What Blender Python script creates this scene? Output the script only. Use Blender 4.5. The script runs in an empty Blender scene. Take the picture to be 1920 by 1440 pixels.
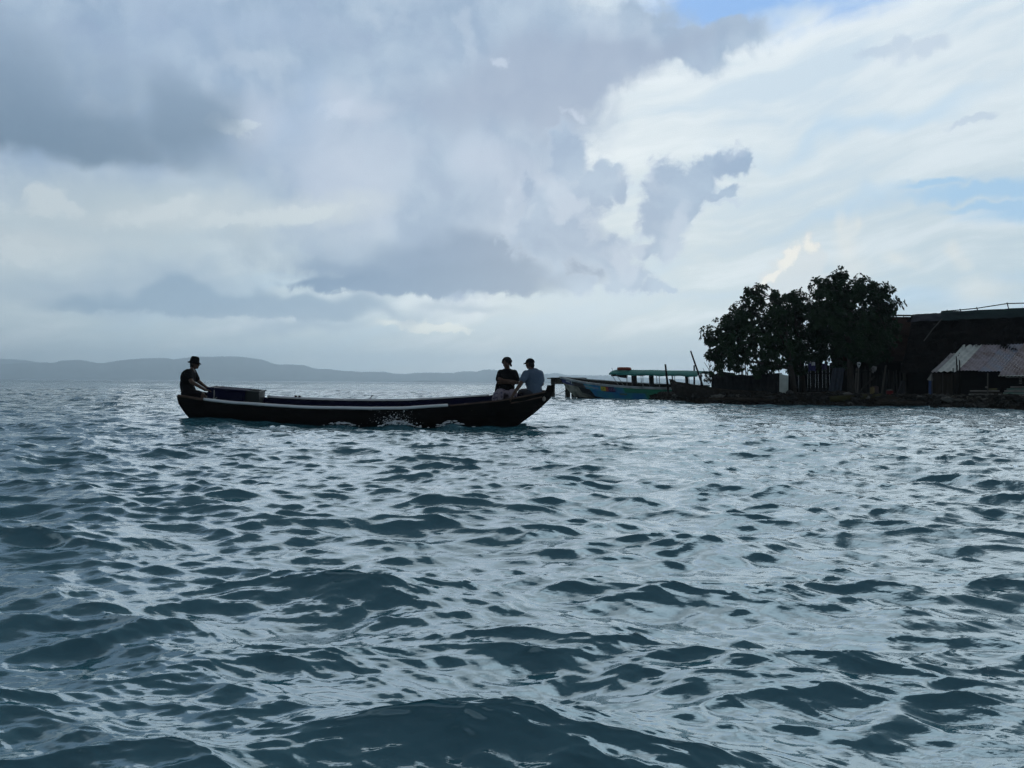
import bpy, bmesh, math, random
import numpy as np
from mathutils import Vector, Matrix, Euler, noise as mnoise

sc = bpy.context.scene
col = sc.collection
R = math.radians
rnd = random.Random(7)

# ------------------------------------------------------------------ camera
FPX = 1450.0          # focal length in pixels of the 1920 px wide photograph
EYE = 1.0             # eye height above mean water
ROLL = 0.0074
PITCH = 0.0017
_f = Vector((0, math.cos(PITCH), -math.sin(PITCH)))
_r = Vector((math.cos(ROLL), 0, math.sin(ROLL)))
_u = _r.cross(_f).normalized()
_f = _u.cross(_r).normalized()
cam_data = bpy.data.cameras.new('camera')
cam = bpy.data.objects.new('camera', cam_data)
col.objects.link(cam)
cam_data.sensor_width = 36.0
cam_data.sensor_fit = 'HORIZONTAL'
cam_data.lens = 36.0 * FPX / 1920.0
cam_data.clip_start = 0.05
cam_data.clip_end = 40000.0
cam.matrix_world = Matrix(((_r.x, _u.x, -_f.x, 0), (_r.y, _u.y, -_f.y, 0), (_r.z, _u.z, -_f.z, EYE), (0, 0, 0, 1)))
sc.camera = cam

def ray(px, py):
    return (_f * FPX + _r * (px - 960.0) + _u * (720.0 - py)).normalized()

def at(px, py, Y):
    d = ray(px, py)
    return Vector((0, 0, EYE)) + d * (Y / d.y)

# ------------------------------------------------------------------ render / view
sc.view_settings.view_transform = 'Standard'
sc.view_settings.look = 'None'
sc.view_settings.gamma = 1.0
sc.view_settings.exposure = 0.15
sc.view_settings.use_curve_mapping = False
try:
    sc.cycles.use_denoising = True
    sc.cycles.denoising_prefilter = "FAST"
    sc.cycles.max_bounces = 6
    sc.cycles.volume_bounces = 2
    sc.cycles.volume_max_steps = 64
except Exception:
    pass

# ------------------------------------------------------------------ world: sky with clouds
SUN_AZ, SUN_EL = R(5), R(13)
BRI_AZ, BRI_EL = R(22), R(51)    # where the veil of cloud is brightest     # azimuth from +Y towards +X
world = bpy.data.worlds.new('World')
sc.world = world
world.use_nodes = True
nt = world.node_tree
nt.nodes.clear()

def S(x):                      # set helper: socket or constant
    return x

def _plug(sock, v):
    if isinstance(v, bpy.types.NodeSocket):
        nt.links.new(v, sock)
    elif v is not None:
        sock.default_value = v

def M(op, a, b=None, c=None, clamp=False):
    n = nt.nodes.new('ShaderNodeMath'); n.operation = op; n.use_clamp = clamp
    _plug(n.inputs[0], a); _plug(n.inputs[1], b)
    if c is not None: _plug(n.inputs[2], c)
    return n.outputs[0]

def VM(op, a, b=None, out=0):
    n = nt.nodes.new('ShaderNodeVectorMath'); n.operation = op
    _plug(n.inputs[0], a)
    if b is not None: _plug(n.inputs[1], b)
    return n.outputs['Value'] if op in ('LENGTH', 'DOT_PRODUCT') else n.outputs[0]

def smooth(v, lo, hi, a=0.0, b=1.0):
    n = nt.nodes.new('ShaderNodeMapRange'); n.interpolation_type = 'SMOOTHSTEP'
    _plug(n.inputs['Value'], v)
    n.inputs['From Min'].default_value = lo; n.inputs['From Max'].default_value = hi
    n.inputs['To Min'].default_value = a; n.inputs['To Max'].default_value = b
    return n.outputs[0]

def XYZ(x, y, z):
    n = nt.nodes.new('ShaderNodeCombineXYZ')
    _plug(n.inputs[0], x); _plug(n.inputs[1], y); _plug(n.inputs[2], z)
    return n.outputs[0]

def NOISE(vec, scale, detail=6.0, rough=0.55, dist=0.0, color=False):
    n = nt.nodes.new('ShaderNodeTexNoise'); n.noise_dimensions = '2D'
    _plug(n.inputs['Vector'], vec)
    n.inputs['Scale'].default_value = scale; n.inputs['Detail'].default_value = detail
    n.inputs['Roughness'].default_value = rough; n.inputs['Distortion'].default_value = dist
    return n.outputs['Color'] if color else n.outputs['Fac']

def MIXC(fac, a, b):
    n = nt.nodes.new('ShaderNodeMix'); n.data_type = 'RGBA'; n.clamp_factor = True
    _plug(n.inputs[0], fac)
    for s, v in ((n.inputs[6], a), (n.inputs[7], b)):
        if isinstance(v, bpy.types.NodeSocket): nt.links.new(v, s)
        else: s.default_value = (v[0], v[1], v[2], 1)
    return n.outputs[2]

def sky_xy(px, py):            # photo pixel -> (azimuth, elevation) in units of 100 px
    d = ray(px, py)
    return math.atan2(d.x, d.y) * FPX / 100, math.asin(d.z) * FPX / 100

def MAP(vec, loc, rot, scl):
    n = nt.nodes.new('ShaderNodeMapping'); n.vector_type = 'TEXTURE'
    _plug(n.inputs[0], vec)
    n.inputs['Location'].default_value = (loc[0], loc[1], 0)
    n.inputs['Rotation'].default_value = (0, 0, R(rot))
    n.inputs['Scale'].default_value = (scl[0], scl[1], 1)
    return n.outputs[0]

_last = [None]

def AFTER(vec):                # same vector, evaluated after the previous blob (keeps the shader's stack small)
    if _last[0] is None:
        return vec
    n = nt.nodes.new('ShaderNodeVectorMath'); n.operation = 'MULTIPLY_ADD'
    nt.links.new(_last[0], n.inputs[0]); n.inputs[1].default_value = (1e-8, 1e-8, 0); nt.links.new(vec, n.inputs[2])
    return n.outputs[0]

def BLOB(vec, px, py, rx, ry, rot=0):     # 1 in the middle, 0 at the rim
    x, y = sky_xy(px, py)
    _last[0] = M('SUBTRACT', 1.0, VM('LENGTH', MAP(AFTER(vec), (x, y), rot, (rx / 100, ry / 100))))
    return _last[0]

def UNION(vec, blobs, k=0.12):
    v = BLOB(vec, *blobs[0])
    for b in blobs[1:]:
        v = M('SMOOTH_MAX', v, BLOB(vec, *b), k)
        _last[0] = v
    return v

def build_sky():
    tc = nt.nodes.new('ShaderNodeTexCoord')
    d = VM('NORMALIZE', tc.outputs['Generated'])
    sep = nt.nodes.new('ShaderNodeSeparateXYZ'); nt.links.new(d, sep.inputs[0])
    x, y, z = sep.outputs
    az = M('MULTIPLY', M('ARCTAN2', x, y), FPX / 100)
    el = M('MULTIPLY', M('ARCSINE', z), FPX / 100)
    P = XYZ(az, el, 0.0)
    # domain warps: broad, billowy, and fine
    def warp(scale, amp, detail, seed, rough=0.55):
        c = NOISE(VM('ADD', P, (seed, seed * 0.7, seed * 1.3)), scale, detail, rough, color=True)
        v = VM('SUBTRACT', c, (0.5, 0.5, 0.5))
        return VM('MULTIPLY', v, (amp, amp, 0.0))
    Pw = VM('ADD', P, VM('ADD', warp(0.33, 1.3, 1, 3.1), warp(1.2, 0.55, 4, 11.7, 0.58)))
    Ps = VM('ADD', P, VM('ADD', warp(0.35, 1.6, 2, 21.3), warp(1.2, 0.5, 2, 31.7)))
    Pc = VM('ADD', P, VM('ADD', warp(1.5, 0.40, 2, 5.1), warp(4.5, 0.22, 3, 8.8, 0.6)))
    # streaked coordinates for the high thin cloud
    St = MAP(VM('ADD', P, warp(0.3, 0.9, 3, 41.0)), (0, 0), 12, (3.6, 0.62))
    n_streak = NOISE(St, 1.0, 6, 0.60)
    n_big = NOISE(VM('ADD', P, (9.0, 4.0, 2.0)), 0.28, 4, 0.5)
    n_mid = NOISE(VM('ADD', Pw, (2.0, 14.0, 7.0)), 0.8, 5, 0.55)
    n_fine = NOISE(VM('ADD', Pw, (7.0, 1.0, 3.0)), 2.4, 5, 0.6)
    n_rel = NOISE(VM('ADD', Pc, (5.0, 3.0, 0.0)), 0.55, 3, 0.5)
    n_rel2 = NOISE(VM('ADD', Pc, (5.22, 3.30, 0.0)), 0.55, 3, 0.5)
    relief = M('SUBTRACT', n_rel, n_rel2)          # slopes that face the light, up and to the right

    # blue of the clear sky
    st = nt.nodes.new('ShaderNodeTexSky'); st.sky_type = 'NISHITA'; st.sun_disc = False
    st.sun_elevation = SUN_EL; st.sun_rotation = SUN_AZ
    st.altitude = 0; st.air_density = 1.0; st.dust_density = 1.2; st.ozone_density = 1.3
    clear = VM('MULTIPLY', st.outputs[0], (0.105, 0.105, 0.105))

    # high veil: pale at the horizon, brighter towards the sun
    veil = MIXC(smooth(el, 0.0, 3.6), (0.462, 0.570, 0.618), (0.575, 0.675, 0.728))
    sd = Vector((math.sin(BRI_AZ) * math.cos(BRI_EL), math.cos(BRI_AZ) * math.cos(BRI_EL), math.sin(BRI_EL)))
    sdot = VM('DOT_PRODUCT', d, tuple(sd))
    veil = MIXC(M('MULTIPLY', smooth(sdot, 0.74, 0.98), 0.70), veil, (0.88, 0.93, 0.97))
    veil = MIXC(smooth(n_streak, 0.44, 0.70, 0.0, 0.58), veil, (0.79, 0.855, 0.885))
    veil = MIXC(smooth(n_streak, 0.52, 0.30, 0.0, 0.45), veil, (0.42, 0.58, 0.73))
    # openings to the blue
    gap = UNION(VM('ADD', P, VM('ADD', warp(0.9, 0.5, 3, 61.0), warp(4.0, 0.14, 3, 71.0))), [(1335, 16, 150, 60, 0), (1430, -18, 300, 75, 0), (1850, 352, 180, 18, -2), (1900, 378, 130, 13, -2), (1760, 340, 70, 9, -4), (2080, 365, 200, 34, 0)], 0.1)
    gap = smooth(M('ADD', gap, M('MULTIPLY', M('SUBTRACT', n_streak, 0.5), 1.0)), -0.05, 0.65)
    c = MIXC(M('MULTIPLY', gap, smooth(el, 4.2, 6.2, 0.88, 0.98)), veil, MIXC(smooth(el, 4.2, 6.2), (0.32, 0.55, 0.79), (0.22, 0.43, 0.80)))
    gap2 = UNION(Ps, [(1640, 240, 300, 26, 4), (1560, 385, 190, 24, 3), (1700, 590, 330, 40, 4)], 0.1)
    gap2 = smooth(M('ADD', gap2, M('MULTIPLY', M('SUBTRACT', n_streak, 0.5), 0.9)), 0.0, 0.9)
    c = MIXC(M('MULTIPLY', gap2, 0.42), c, (0.36, 0.58, 0.80))
    # the rest of the dome: broken cloud all round, as above the bay
    front = BLOB(P, 960, 330, 1500, 720)
    gen = smooth(M('ADD', n_big, M('MULTIPLY', M('SUBTRACT', n_mid, 0.5), 0.6)), 0.40, 0.62)
    gen = M('MULTIPLY', gen, smooth(front, 0.28, -0.15))
    c = MIXC(M('MULTIPLY', gen, 0.8), c, (0.33, 0.41, 0.53))

    # warm sunlit towers low on the right
    warm = UNION(Pc, [(1500, 498, 50, 46, 40), (1520, 462, 17, 24, 0), (1490, 472, 26, 20, 0), (1462, 512, 42, 24, 20), (1435, 532, 26, 16, 0), (1505, 545, 90, 40, 0)], 0.06)
    warmm = smooth(M('ADD', warm, M('MULTIPLY', M('SUBTRACT', n_fine, 0.5), 0.3)), 0.0, 0.35)
    lit = smooth(M('ADD', UNION(Pc, [(1480, 482, 40, 17, 50), (1521, 460, 15, 19, 0), (1486, 464, 22, 10, 0), (1446, 518, 36, 10, 32)], 0.06), M('MULTIPLY', M('SUBTRACT', n_fine, 0.5), 0.8)), 0.05, 0.6)
    c = MIXC(M('MULTIPLY', warmm, 0.75), c, (0.66, 0.70, 0.71))
    c = MIXC(M('MULTIPLY', lit, 0.85), c, (0.92, 0.88, 0.78))
    warm2 = smooth(UNION(Pw, [(1622, 470, 34, 70, -18), (1650, 432, 16, 22, 0), (1610, 440, 16, 30, 0), (1620, 520, 60, 50, 0), (1708, 485, 34, 26, 0), (1815, 470, 22, 30, -30), (1840, 520, 90, 40, 15)], 0.15), 0.0, 0.9)
    c = MIXC(M('MULTIPLY', warm2, 0.42), c, (0.84, 0.82, 0.75))
    warm3 = smooth(UNION(Pc, [(790, 612, 115, 12, -3), (774, 605, 13, 9, 0), (850, 622, 60, 6, 0)], 0.1), 0.0, 0.6)
    c = MIXC(M('MULTIPLY', warm3, 0.85), c, (0.85, 0.88, 0.80))

    # small grey shreds under the veil on the right
    sh = UNION(Pc, [(1735, 90, 60, 24, 0), (1690, 82, 24, 20, 0), (1640, 100, 55, 14, 0), (1835, 218, 40, 10, 15), (1800, 228, 34, 9, 20), (1355, 375, 45, 8, 0)], 0.1)
    sh = smooth(M('ADD', sh, M('MULTIPLY', M('SUBTRACT', n_fine, 0.5), 0.5)), 0.05, 0.6)
    c = MIXC(M('MULTIPLY', sh, 0.60), c, (0.46, 0.56, 0.69))
    sh2 = smooth(UNION(Pc, [(1485, 399, 32, 3.0, 0), (1535, 391, 24, 2.5, 0), (1650, 376, 40, 2.5, 0)], 0.05), 0.0, 0.6)
    c = MIXC(M('MULTIPLY', sh2, 0.45), c, (0.50, 0.60, 0.70))

    # the great grey cloud
    mass = UNION(Pw, [
        (200, 40, 900, 330, 0), (740, 60, 480, 200, 0), (1050, 100, 280, 88, 0), (1215, 108, 205, 38, 3), (1340, 82, 120, 26, 8),
        (1050, 150, 210, 80, 8), (920, 230, 260, 130, 0), (720, 350, 460, 190, 0),
        (985, 400, 200, 165, 0), (1075, 320, 62, 78, 0), (860, 500, 420, 66, 0),
        (1060, 455, 140, 100, 0)], 0.10)
    massn = M('ADD', mass, M('ADD', M('MULTIPLY', M('SUBTRACT', n_fine, 0.5), 0.30), M('MULTIPLY', M('SUBTRACT', n_mid, 0.5), 0.30)))
    mm = smooth(massn, 0.0, 0.36)
    # separate billowed turrets on its right flank, crisper
    tur = UNION(Pc, [(1262, 362, 66, 74, 0), (1240, 425, 56, 68, 0), (1305, 345, 52, 42, 35), (1318, 318, 34, 34, 0),
                     (1366, 306, 44, 32, 30), (1394, 300, 20, 28, 0), (1255, 465, 30, 34, 0), (1330, 366, 60, 13, 15), (1295, 395, 20, 40, -25),
                     (1205, 470, 36, 24, 0), (1062, 292, 52, 72, 0), (1120, 350, 46, 60, 20), (1160, 345, 30, 46, 0), (1140, 475, 70, 40, 15),
                     (1172, 520, 56, 40, 0), (1226, 534, 28, 19, 0), (1256, 538, 20, 11, 0), (1075, 532, 50, 22, 0), (1040, 420, 110, 130, 0)], 0.07)
    tn = M('ADD', tur, M('MULTIPLY', M('SUBTRACT', n_fine, 0.5), 1.0))
    tm = smooth(tn, 0.0, 0.42)
    cloud = MIXC(smooth(n_mid, 0.30, 0.70), (0.275, 0.385, 0.535), (0.390, 0.500, 0.630))
    cloud = MIXC(smooth(relief, 0.0, 0.16, 0.0, 0.45), cloud, (0.51, 0.60, 0.71))
    cloud = MIXC(smooth(relief, 0.0, -0.16, 0.0, 0.35), cloud, (0.27, 0.36, 0.52))
    # soft light and dark inside the mass
    def soft(cc, blobs, colr, amt, lo=-0.05, hi=0.95, vec=Ps, nz=0.5, nf=0.0):
        f = UNION(vec, blobs, 0.2)
        f = smooth(M('ADD', f, M('MULTIPLY', M('SUBTRACT', n_mid, 0.5), nz)), lo, hi)
        return MIXC(M('MULTIPLY', f, amt), cc, colr)
    def crisp(cc, blobs, colr, amt, nf=1.0, hi=0.45):
        f = M('ADD', UNION(Pc, blobs, 0.06), M('MULTIPLY', M('SUBTRACT', n_fine, 0.5), nf))
        return MIXC(M('MULTIPLY', smooth(f, 0.0, hi), amt), cc, colr)
    cloud = soft(cloud, [(1020, 150, 330, 90, 8), (1180, 96, 240, 44, 4)], (0.27, 0.35, 0.49), 0.75, lo=-0.1, hi=0.7)
    cloud = soft(cloud, [(540, 265, 110, 60, 0), (600, 230, 70, 110, 0)], (0.355, 0.475, 0.650), 0.7)
    cloud = soft(cloud, [(650, 320, 190, 130, 20), (470, 250, 120, 80, 0), (700, 210, 120, 60, 0)], (0.50, 0.575, 0.69), 0.75)
    cloud = soft(cloud, [(1000, 330, 70, 90, 0), (930, 300, 90, 60, 0)], (0.47, 0.55, 0.68), 0.6)
    cloud = soft(cloud, [(1040, 400, 190, 120, 0)], (0.27, 0.37, 0.53), 0.6)
    cloud = soft(cloud, [(930, 488, 400, 74, 0), (640, 505, 260, 50, -4)], (0.155, 0.255, 0.405), 1.0, lo=-0.1, hi=0.6)
    cloud = soft(cloud, [(430, 32, 260, 60, 0), (290, 60, 60, 50, 0)], (0.36, 0.47, 0.63), 0.5)
    c = MIXC(mm, c, cloud)
    tc_ = MIXC(smooth(n_mid, 0.3, 0.75), (0.215, 0.330, 0.500), (0.340, 0.465, 0.615))
    tc_ = MIXC(smooth(relief, 0.0, 0.12, 0.0, 0.6), tc_, (0.50, 0.59, 0.71))
    tc_ = MIXC(smooth(tn, 0.5, 0.1, 0.0, 0.45), tc_, (0.54, 0.63, 0.74))
    c = MIXC(M('MULTIPLY', tm, 0.95), c, tc_)
    # pale broken cloud on the left, below the mass
    c = soft(c, [(240, 430, 460, 130, 4), (-100, 430, 420, 170, 0)], (0.475, 0.565, 0.615), 0.95)
    c = soft(c, [(330, 405, 190, 42, 12), (560, 400, 190, 36, 10), (100, 470, 170, 34, 0)], (0.575, 0.645, 0.675), 0.8, vec=Pw)
    c = crisp(c, [(80, 380, 26, 30, 0), (110, 374, 26, 26, 0), (135, 392, 26, 18, 0), (95, 398, 60, 16, 0), (40, 470, 60, 24, 0), (560, 402, 120, 18, 12), (300, 400, 110, 20, 18), (430, 412, 70, 18, 8)], (0.62, 0.69, 0.715), 0.75, 1.3, 0.6)
    c = crisp(c, [(398, 222, 24, 18, 0), (425, 238, 48, 14, -12), (465, 244, 26, 10, 0)], (0.61, 0.69, 0.755), 0.85, 1.0)
    c = crisp(c, [(930, 120, 24, 14, 0), (640, 205, 40, 30, 20), (1075, 215, 26, 12, -20)], (0.56, 0.64, 0.76), 0.55, 1.4, 0.7)
    # rain-grey veil under it
    c = soft(c, [(330, 548, 420, 60, -3), (600, 570, 330, 34, 0), (560, 612, 190, 20, 0), (850, 566, 130, 16, -4)], (0.300, 0.405, 0.520), 0.80)
    # dark cloud at the upper left with a sharper base
    dk = UNION(Ps, [(60, 235, 420, 125, 0), (330, 222, 130, 105, 0), (-200, 150, 500, 180, 0)], 0.2)
    base = M('ADD', el, M('MULTIPLY', M('SUBTRACT', n_mid, 0.5), 0.55))
    bx, by = sky_xy(180, 316)
    dk = smooth(M('ADD', dk, M('MULTIPLY', M('SUBTRACT', n_mid, 0.5), 0.5)), 0.0, 0.72)
    dk = M('MULTIPLY', dk, smooth(base, by - 0.06, by + 0.20))
    c = MIXC(M('MULTIPLY', dk, 0.92), c, MIXC(smooth(el, by, by + 2.2), (0.128, 0.205, 0.300), (0.235, 0.330, 0.455)))
    # flat dark undersides with a firm lower edge
    for (bpx, bpy, blobs, colr, amt) in ((840, 552, [(850, 520, 260, 46, 0), (640, 530, 150, 30, 0)], (0.130, 0.230, 0.375), 1.0),
                                         (560, 602, [(520, 575, 260, 36, 0), (300, 570, 200, 36, 0)], (0.205, 0.315, 0.440), 0.85)):
        ex, ey = sky_xy(bpx, bpy)
        bb = M('ADD', el, M('ADD', M('MULTIPLY', M('SUBTRACT', n_fine, 0.5), 0.35), M('MULTIPLY', M('SUBTRACT', n_mid, 0.5), 0.5)))
        f = M('MULTIPLY', smooth(M('ADD', UNION(Ps, blobs, 0.15), M('MULTIPLY', M('SUBTRACT', n_mid, 0.5), 0.4)), 0.0, 0.5), smooth(bb, ey - 0.05, ey + 0.07))
        c = MIXC(M('MULTIPLY', f, amt), c, colr)
    # haze towards the horizon
    c = MIXC(smooth(el, 1.3, -0.1, 0.0, 0.45), c, (0.425, 0.555, 0.625))
    # falls off away from the bright veil; overhead dimmed to keep wave faces dark
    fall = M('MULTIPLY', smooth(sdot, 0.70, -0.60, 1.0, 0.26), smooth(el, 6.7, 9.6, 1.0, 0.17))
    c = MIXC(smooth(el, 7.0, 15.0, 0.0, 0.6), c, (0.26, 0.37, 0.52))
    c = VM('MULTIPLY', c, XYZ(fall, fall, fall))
    c = MIXC(M('MULTIPLY', smooth(sdot, 0.965, 1.0), 0.85), c, (1.7, 1.95, 2.1))     # bright patch added above the view for the water to reflect
    # horizon band brightened to make up for dimming by the haze box
    glow = M('ADD', smooth(el, 2.8, 0.2, 0.0, 0.36), smooth(el, 0.85, 0.0, 0.0, 0.5))
    c = VM('MULTIPLY', c, VM('ADD', (1.0, 1.0, 1.0), XYZ(glow, glow, glow)))
    c = MIXC(0.04, c, clear)
    c = VM('MULTIPLY', c, (10.0, 10.0, 10.0))
    # below the horizon: dim sea colour
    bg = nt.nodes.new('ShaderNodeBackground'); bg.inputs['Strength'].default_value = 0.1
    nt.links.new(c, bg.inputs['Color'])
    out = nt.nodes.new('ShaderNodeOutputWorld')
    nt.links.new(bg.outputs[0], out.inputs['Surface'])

build_sky()
world.cycles.sampling_method = 'MANUAL'
world.cycles.sample_map_resolution = 1024

# ------------------------------------------------------------------ sun, veiled by cloud
sl = bpy.data.lights.new('sun', 'SUN'); sl.energy = 0.72; sl.angle = R(66); sl.color = (0.92, 0.97, 1.0)
sun = bpy.data.objects.new('sun', sl); col.objects.link(sun)
sun.rotation_euler = (Vector((-math.sin(SUN_AZ) * math.cos(SUN_EL), -math.cos(SUN_AZ) * math.cos(SUN_EL), -math.sin(SUN_EL)))).to_track_quat('-Z', 'Y').to_euler()
# ------------------------------------------------------------------ helpers
MATS = {}
def mat(name, rgb, rough=0.8, spec=0.3, noise=None, bump=None, metallic=0.0):
    """noise=(scale, rgb2, stretch xyz, lo, hi); bump=(scale, strength, distance, stretch)"""
    if name in MATS: return MATS[name]
    m = bpy.data.materials.new(name); m.use_nodes = True
    t = m.node_tree; b = t.nodes['Principled BSDF']
    b.inputs['Base Color'].default_value = (*rgb, 1); b.inputs['Roughness'].default_value = rough
    b.inputs['Specular IOR Level'].default_value = spec; b.inputs['Metallic'].default_value = metallic
    tc = t.nodes.new('ShaderNodeTexCoord')
    def nz(scale, stretch, detail=5, rough_=0.6):
        mp = t.nodes.new('ShaderNodeMapping'); mp.inputs['Scale'].default_value = stretch
        t.links.new(tc.outputs['Object'], mp.inputs[0])
        n = t.nodes.new('ShaderNodeTexNoise'); n.inputs['Scale'].default_value = scale
        n.inputs['Detail'].default_value = detail; n.inputs['Roughness'].default_value = rough_
        t.links.new(mp.outputs[0], n.inputs['Vector'])
        return n.outputs['Fac']
    if noise:
        sc_, rgb2, stv, lo, hi = noise
        r = t.nodes.new('ShaderNodeMapRange'); t.links.new(nz(sc_, stv), r.inputs[0])
        r.inputs['From Min'].default_value = lo; r.inputs['From Max'].default_value = hi
        mx = t.nodes.new('ShaderNodeMix'); mx.data_type = 'RGBA'
        t.links.new(r.outputs[0], mx.inputs[0]); mx.inputs[6].default_value = (*rgb, 1); mx.inputs[7].default_value = (*rgb2, 1)
        t.links.new(mx.outputs[2], b.inputs['Base Color'])
    if bump:
        bs, st_, di, stv = bump
        bp = t.nodes.new('ShaderNodeBump'); bp.inputs['Strength'].default_value = st_; bp.inputs['Distance'].default_value = di
        t.links.new(nz(bs, stv), bp.inputs['Height']); t.links.new(bp.outputs[0], b.inputs['Normal'])
    MATS[name] = m
    return m

WM = {}                                   # world matrix of every thing's root
def thing(name, label, cat, loc=(0, 0, 0), rot=(0, 0, 0), group=None):
    o = bpy.data.objects.new(name, None); col.objects.link(o)
    o.empty_display_size = 0.2
    o.location = loc; o.rotation_euler = rot
    WM[o] = Matrix.Translation(Vector(loc)) @ Euler(rot).to_matrix().to_4x4()
    o['label'] = label; o['category'] = cat
    if group: o['group'] = group
    return o

def tag(o, label, cat, group=None, kind=None):
    o['label'] = label; o['category'] = cat
    if group: o['group'] = group
    if kind: o['kind'] = kind
    return o

def link(name, me, m=None, parent=None, label=None, kind=None):
    o = bpy.data.objects.new(name, me); col.objects.link(o)
    if m is not None and not me.materials: me.materials.append(m)
    if parent is not None:
        o.parent = parent
        WM[o] = WM.get(parent, Matrix.Identity(4))
    if label: o['label'] = label
    if kind: o['kind'] = kind
    return o

class MB:
    """collects vertices and faces in world coordinates, links them as one mesh object"""
    def __init__(self): self.v = []; self.f = []
    def add(self, vs, fs):
        k = len(self.v); self.v.extend([tuple(p) for p in vs]); self.f.extend([tuple(i + k for i in q) for q in fs])
        return self
    def box(self, c, s, rot=None):
        c = Vector(c); h = Vector(s) / 2
        rm = Euler(rot).to_matrix() if rot is not None and not isinstance(rot, Matrix) else (rot or Matrix.Identity(3))
        vs = [c + rm @ Vector((h.x * a, h.y * b, h.z * d)) for a in (-1, 1) for b in (-1, 1) for d in (-1, 1)]
        return self.add(vs, [(0, 1, 3, 2), (4, 6, 7, 5), (0, 4, 5, 1), (2, 3, 7, 6), (0, 2, 6, 4), (1, 5, 7, 3)])
    def bar(self, a, b, w, t, up=(0, 0, 1)):
        a = Vector(a); b = Vector(b); d = (b - a); L = d.length; d.normalize()
        s = d.cross(Vector(up))
        if s.length < 1e-4: s = d.cross(Vector((0, 1, 0)))
        s.normalize(); u = s.cross(d)
        rm = Matrix((s, d, u)).transposed()
        return self.box((a + b) / 2, (w, L, t), rm)
    def tube(self, pts, rad, n=8, caps=True):
        pts = [Vector(p) for p in pts]
        if not hasattr(rad, '__len__'): rad = [rad] * len(pts)
        vs = []; fs = []; prev = None
        for i, p in enumerate(pts):
            d = (pts[min(i + 1, len(pts) - 1)] - pts[max(i - 1, 0)]).normalized()
            if prev is None:
                s = d.cross(Vector((0, 0, 1)))
                if s.length < 0.1: s = d.cross(Vector((0, 1, 0)))
            else:
                s = prev - d * prev.dot(d)
            s.normalize(); prev = s; u = d.cross(s)
            for k in range(n):
                a = 2 * math.pi * k / n
                vs.append(p + (s * math.cos(a) + u * math.sin(a)) * rad[i])
        for i in range(len(pts) - 1):
            for k in range(n):
                fs.append((i * n + k, i * n + (k + 1) % n, (i + 1) * n + (k + 1) % n, (i + 1) * n + k))
        if caps:
            fs.append(tuple(range(n - 1, -1, -1))); fs.append(tuple((len(pts) - 1) * n + k for k in range(n)))
        return self.add(vs, fs)
    def capsule(self, a, b, ra, rb, n=12):
        a = Vector(a); b = Vector(b); d = (b - a)
        d = d.normalized() if d.length > 1e-6 else Vector((0, 0, 1))
        s = d.cross(Vector((0, 0, 1)))
        if s.length < 0.1: s = d.cross(Vector((0, 1, 0)))
        s.normalize(); u = s.cross(d)
        vs = [a - d * ra]; rings = []
        for k in (-60, -30, 0): rings.append((a + d * ra * math.sin(R(k)), ra * math.cos(R(k))))
        for k in (0, 30, 60): rings.append((b + d * rb * math.sin(R(k)), rb * math.cos(R(k))))
        for c, r in rings:
            for k in range(n):
                t = 2 * math.pi * k / n
                vs.append(c + (s * math.cos(t) + u * math.sin(t)) * r)
        vs.append(b + d * rb); fs = []; m = len(rings)
        for k in range(n):
            fs.append((0, 1 + k, 1 + (k + 1) % n))
            fs.append((len(vs) - 1, 1 + (m - 1) * n + (k + 1) % n, 1 + (m - 1) * n + k))
        for i in range(m - 1):
            for k in range(n):
                fs.append((1 + i * n + k, 1 + (i + 1) * n + k, 1 + (i + 1) * n + (k + 1) % n, 1 + i * n + (k + 1) % n))
        return self.add(vs, fs)
    def ell(self, c, r, rm=None, n=16, m=10, bump=0.0, seed=0):
        c = Vector(c); rm = rm or Matrix.Identity(3); vs = []; fs = []
        def pt(x, y, z):
            v = Vector((x, y, z)); k = 1.0
            if bump: k += bump * mnoise.noise(v * 1.7 + Vector((seed, seed * 2.1, 0))) + 0.5 * bump * mnoise.noise(v * 4 + Vector((seed, 0, seed)))
            return c + rm @ Vector((x * r[0] * k, y * r[1] * k, z * r[2] * k))
        vs.append(pt(0, 0, -1))
        for i in range(1, m):
            ph = -math.pi / 2 + math.pi * i / m
            for k in range(n):
                t = 2 * math.pi * k / n
                vs.append(pt(math.cos(ph) * math.cos(t), math.cos(ph) * math.sin(t), math.sin(ph)))
        vs.append(pt(0, 0, 1))
        for k in range(n):
            fs.append((0, 1 + (k + 1) % n, 1 + k))
            fs.append((len(vs) - 1, 1 + (m - 2) * n + k, 1 + (m - 2) * n + (k + 1) % n))
        for i in range(m - 2):
            for k in range(n):
                fs.append((1 + i * n + k, 1 + i * n + (k + 1) % n, 1 + (i + 1) * n + (k + 1) % n, 1 + (i + 1) * n + k))
        return self.add(vs, fs)
    def grid(self, rows, close=False):
        n = len(rows[0]); vs = [p for r in rows for p in r]; fs = []
        for i in range(len(rows) - 1):
            for k in range(n - 1 + (1 if close else 0)):
                fs.append((i * n + k, i * n + (k + 1) % n, (i + 1) * n + (k + 1) % n, (i + 1) * n + k))
        return self.add(vs, fs)
    def slab(self, quad, th):
        """thin plate from four corners"""
        q = [Vector(p) for p in quad]; nrm = (q[1] - q[0]).cross(q[3] - q[0]).normalized() * th / 2
        vs = [p + nrm for p in q] + [p - nrm for p in q]
        return self.add(vs, [(0, 1, 2, 3), (7, 6, 5, 4), (0, 4, 5, 1), (1, 5, 6, 2), (2, 6, 7, 3), (3, 7, 4, 0)])
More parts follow.
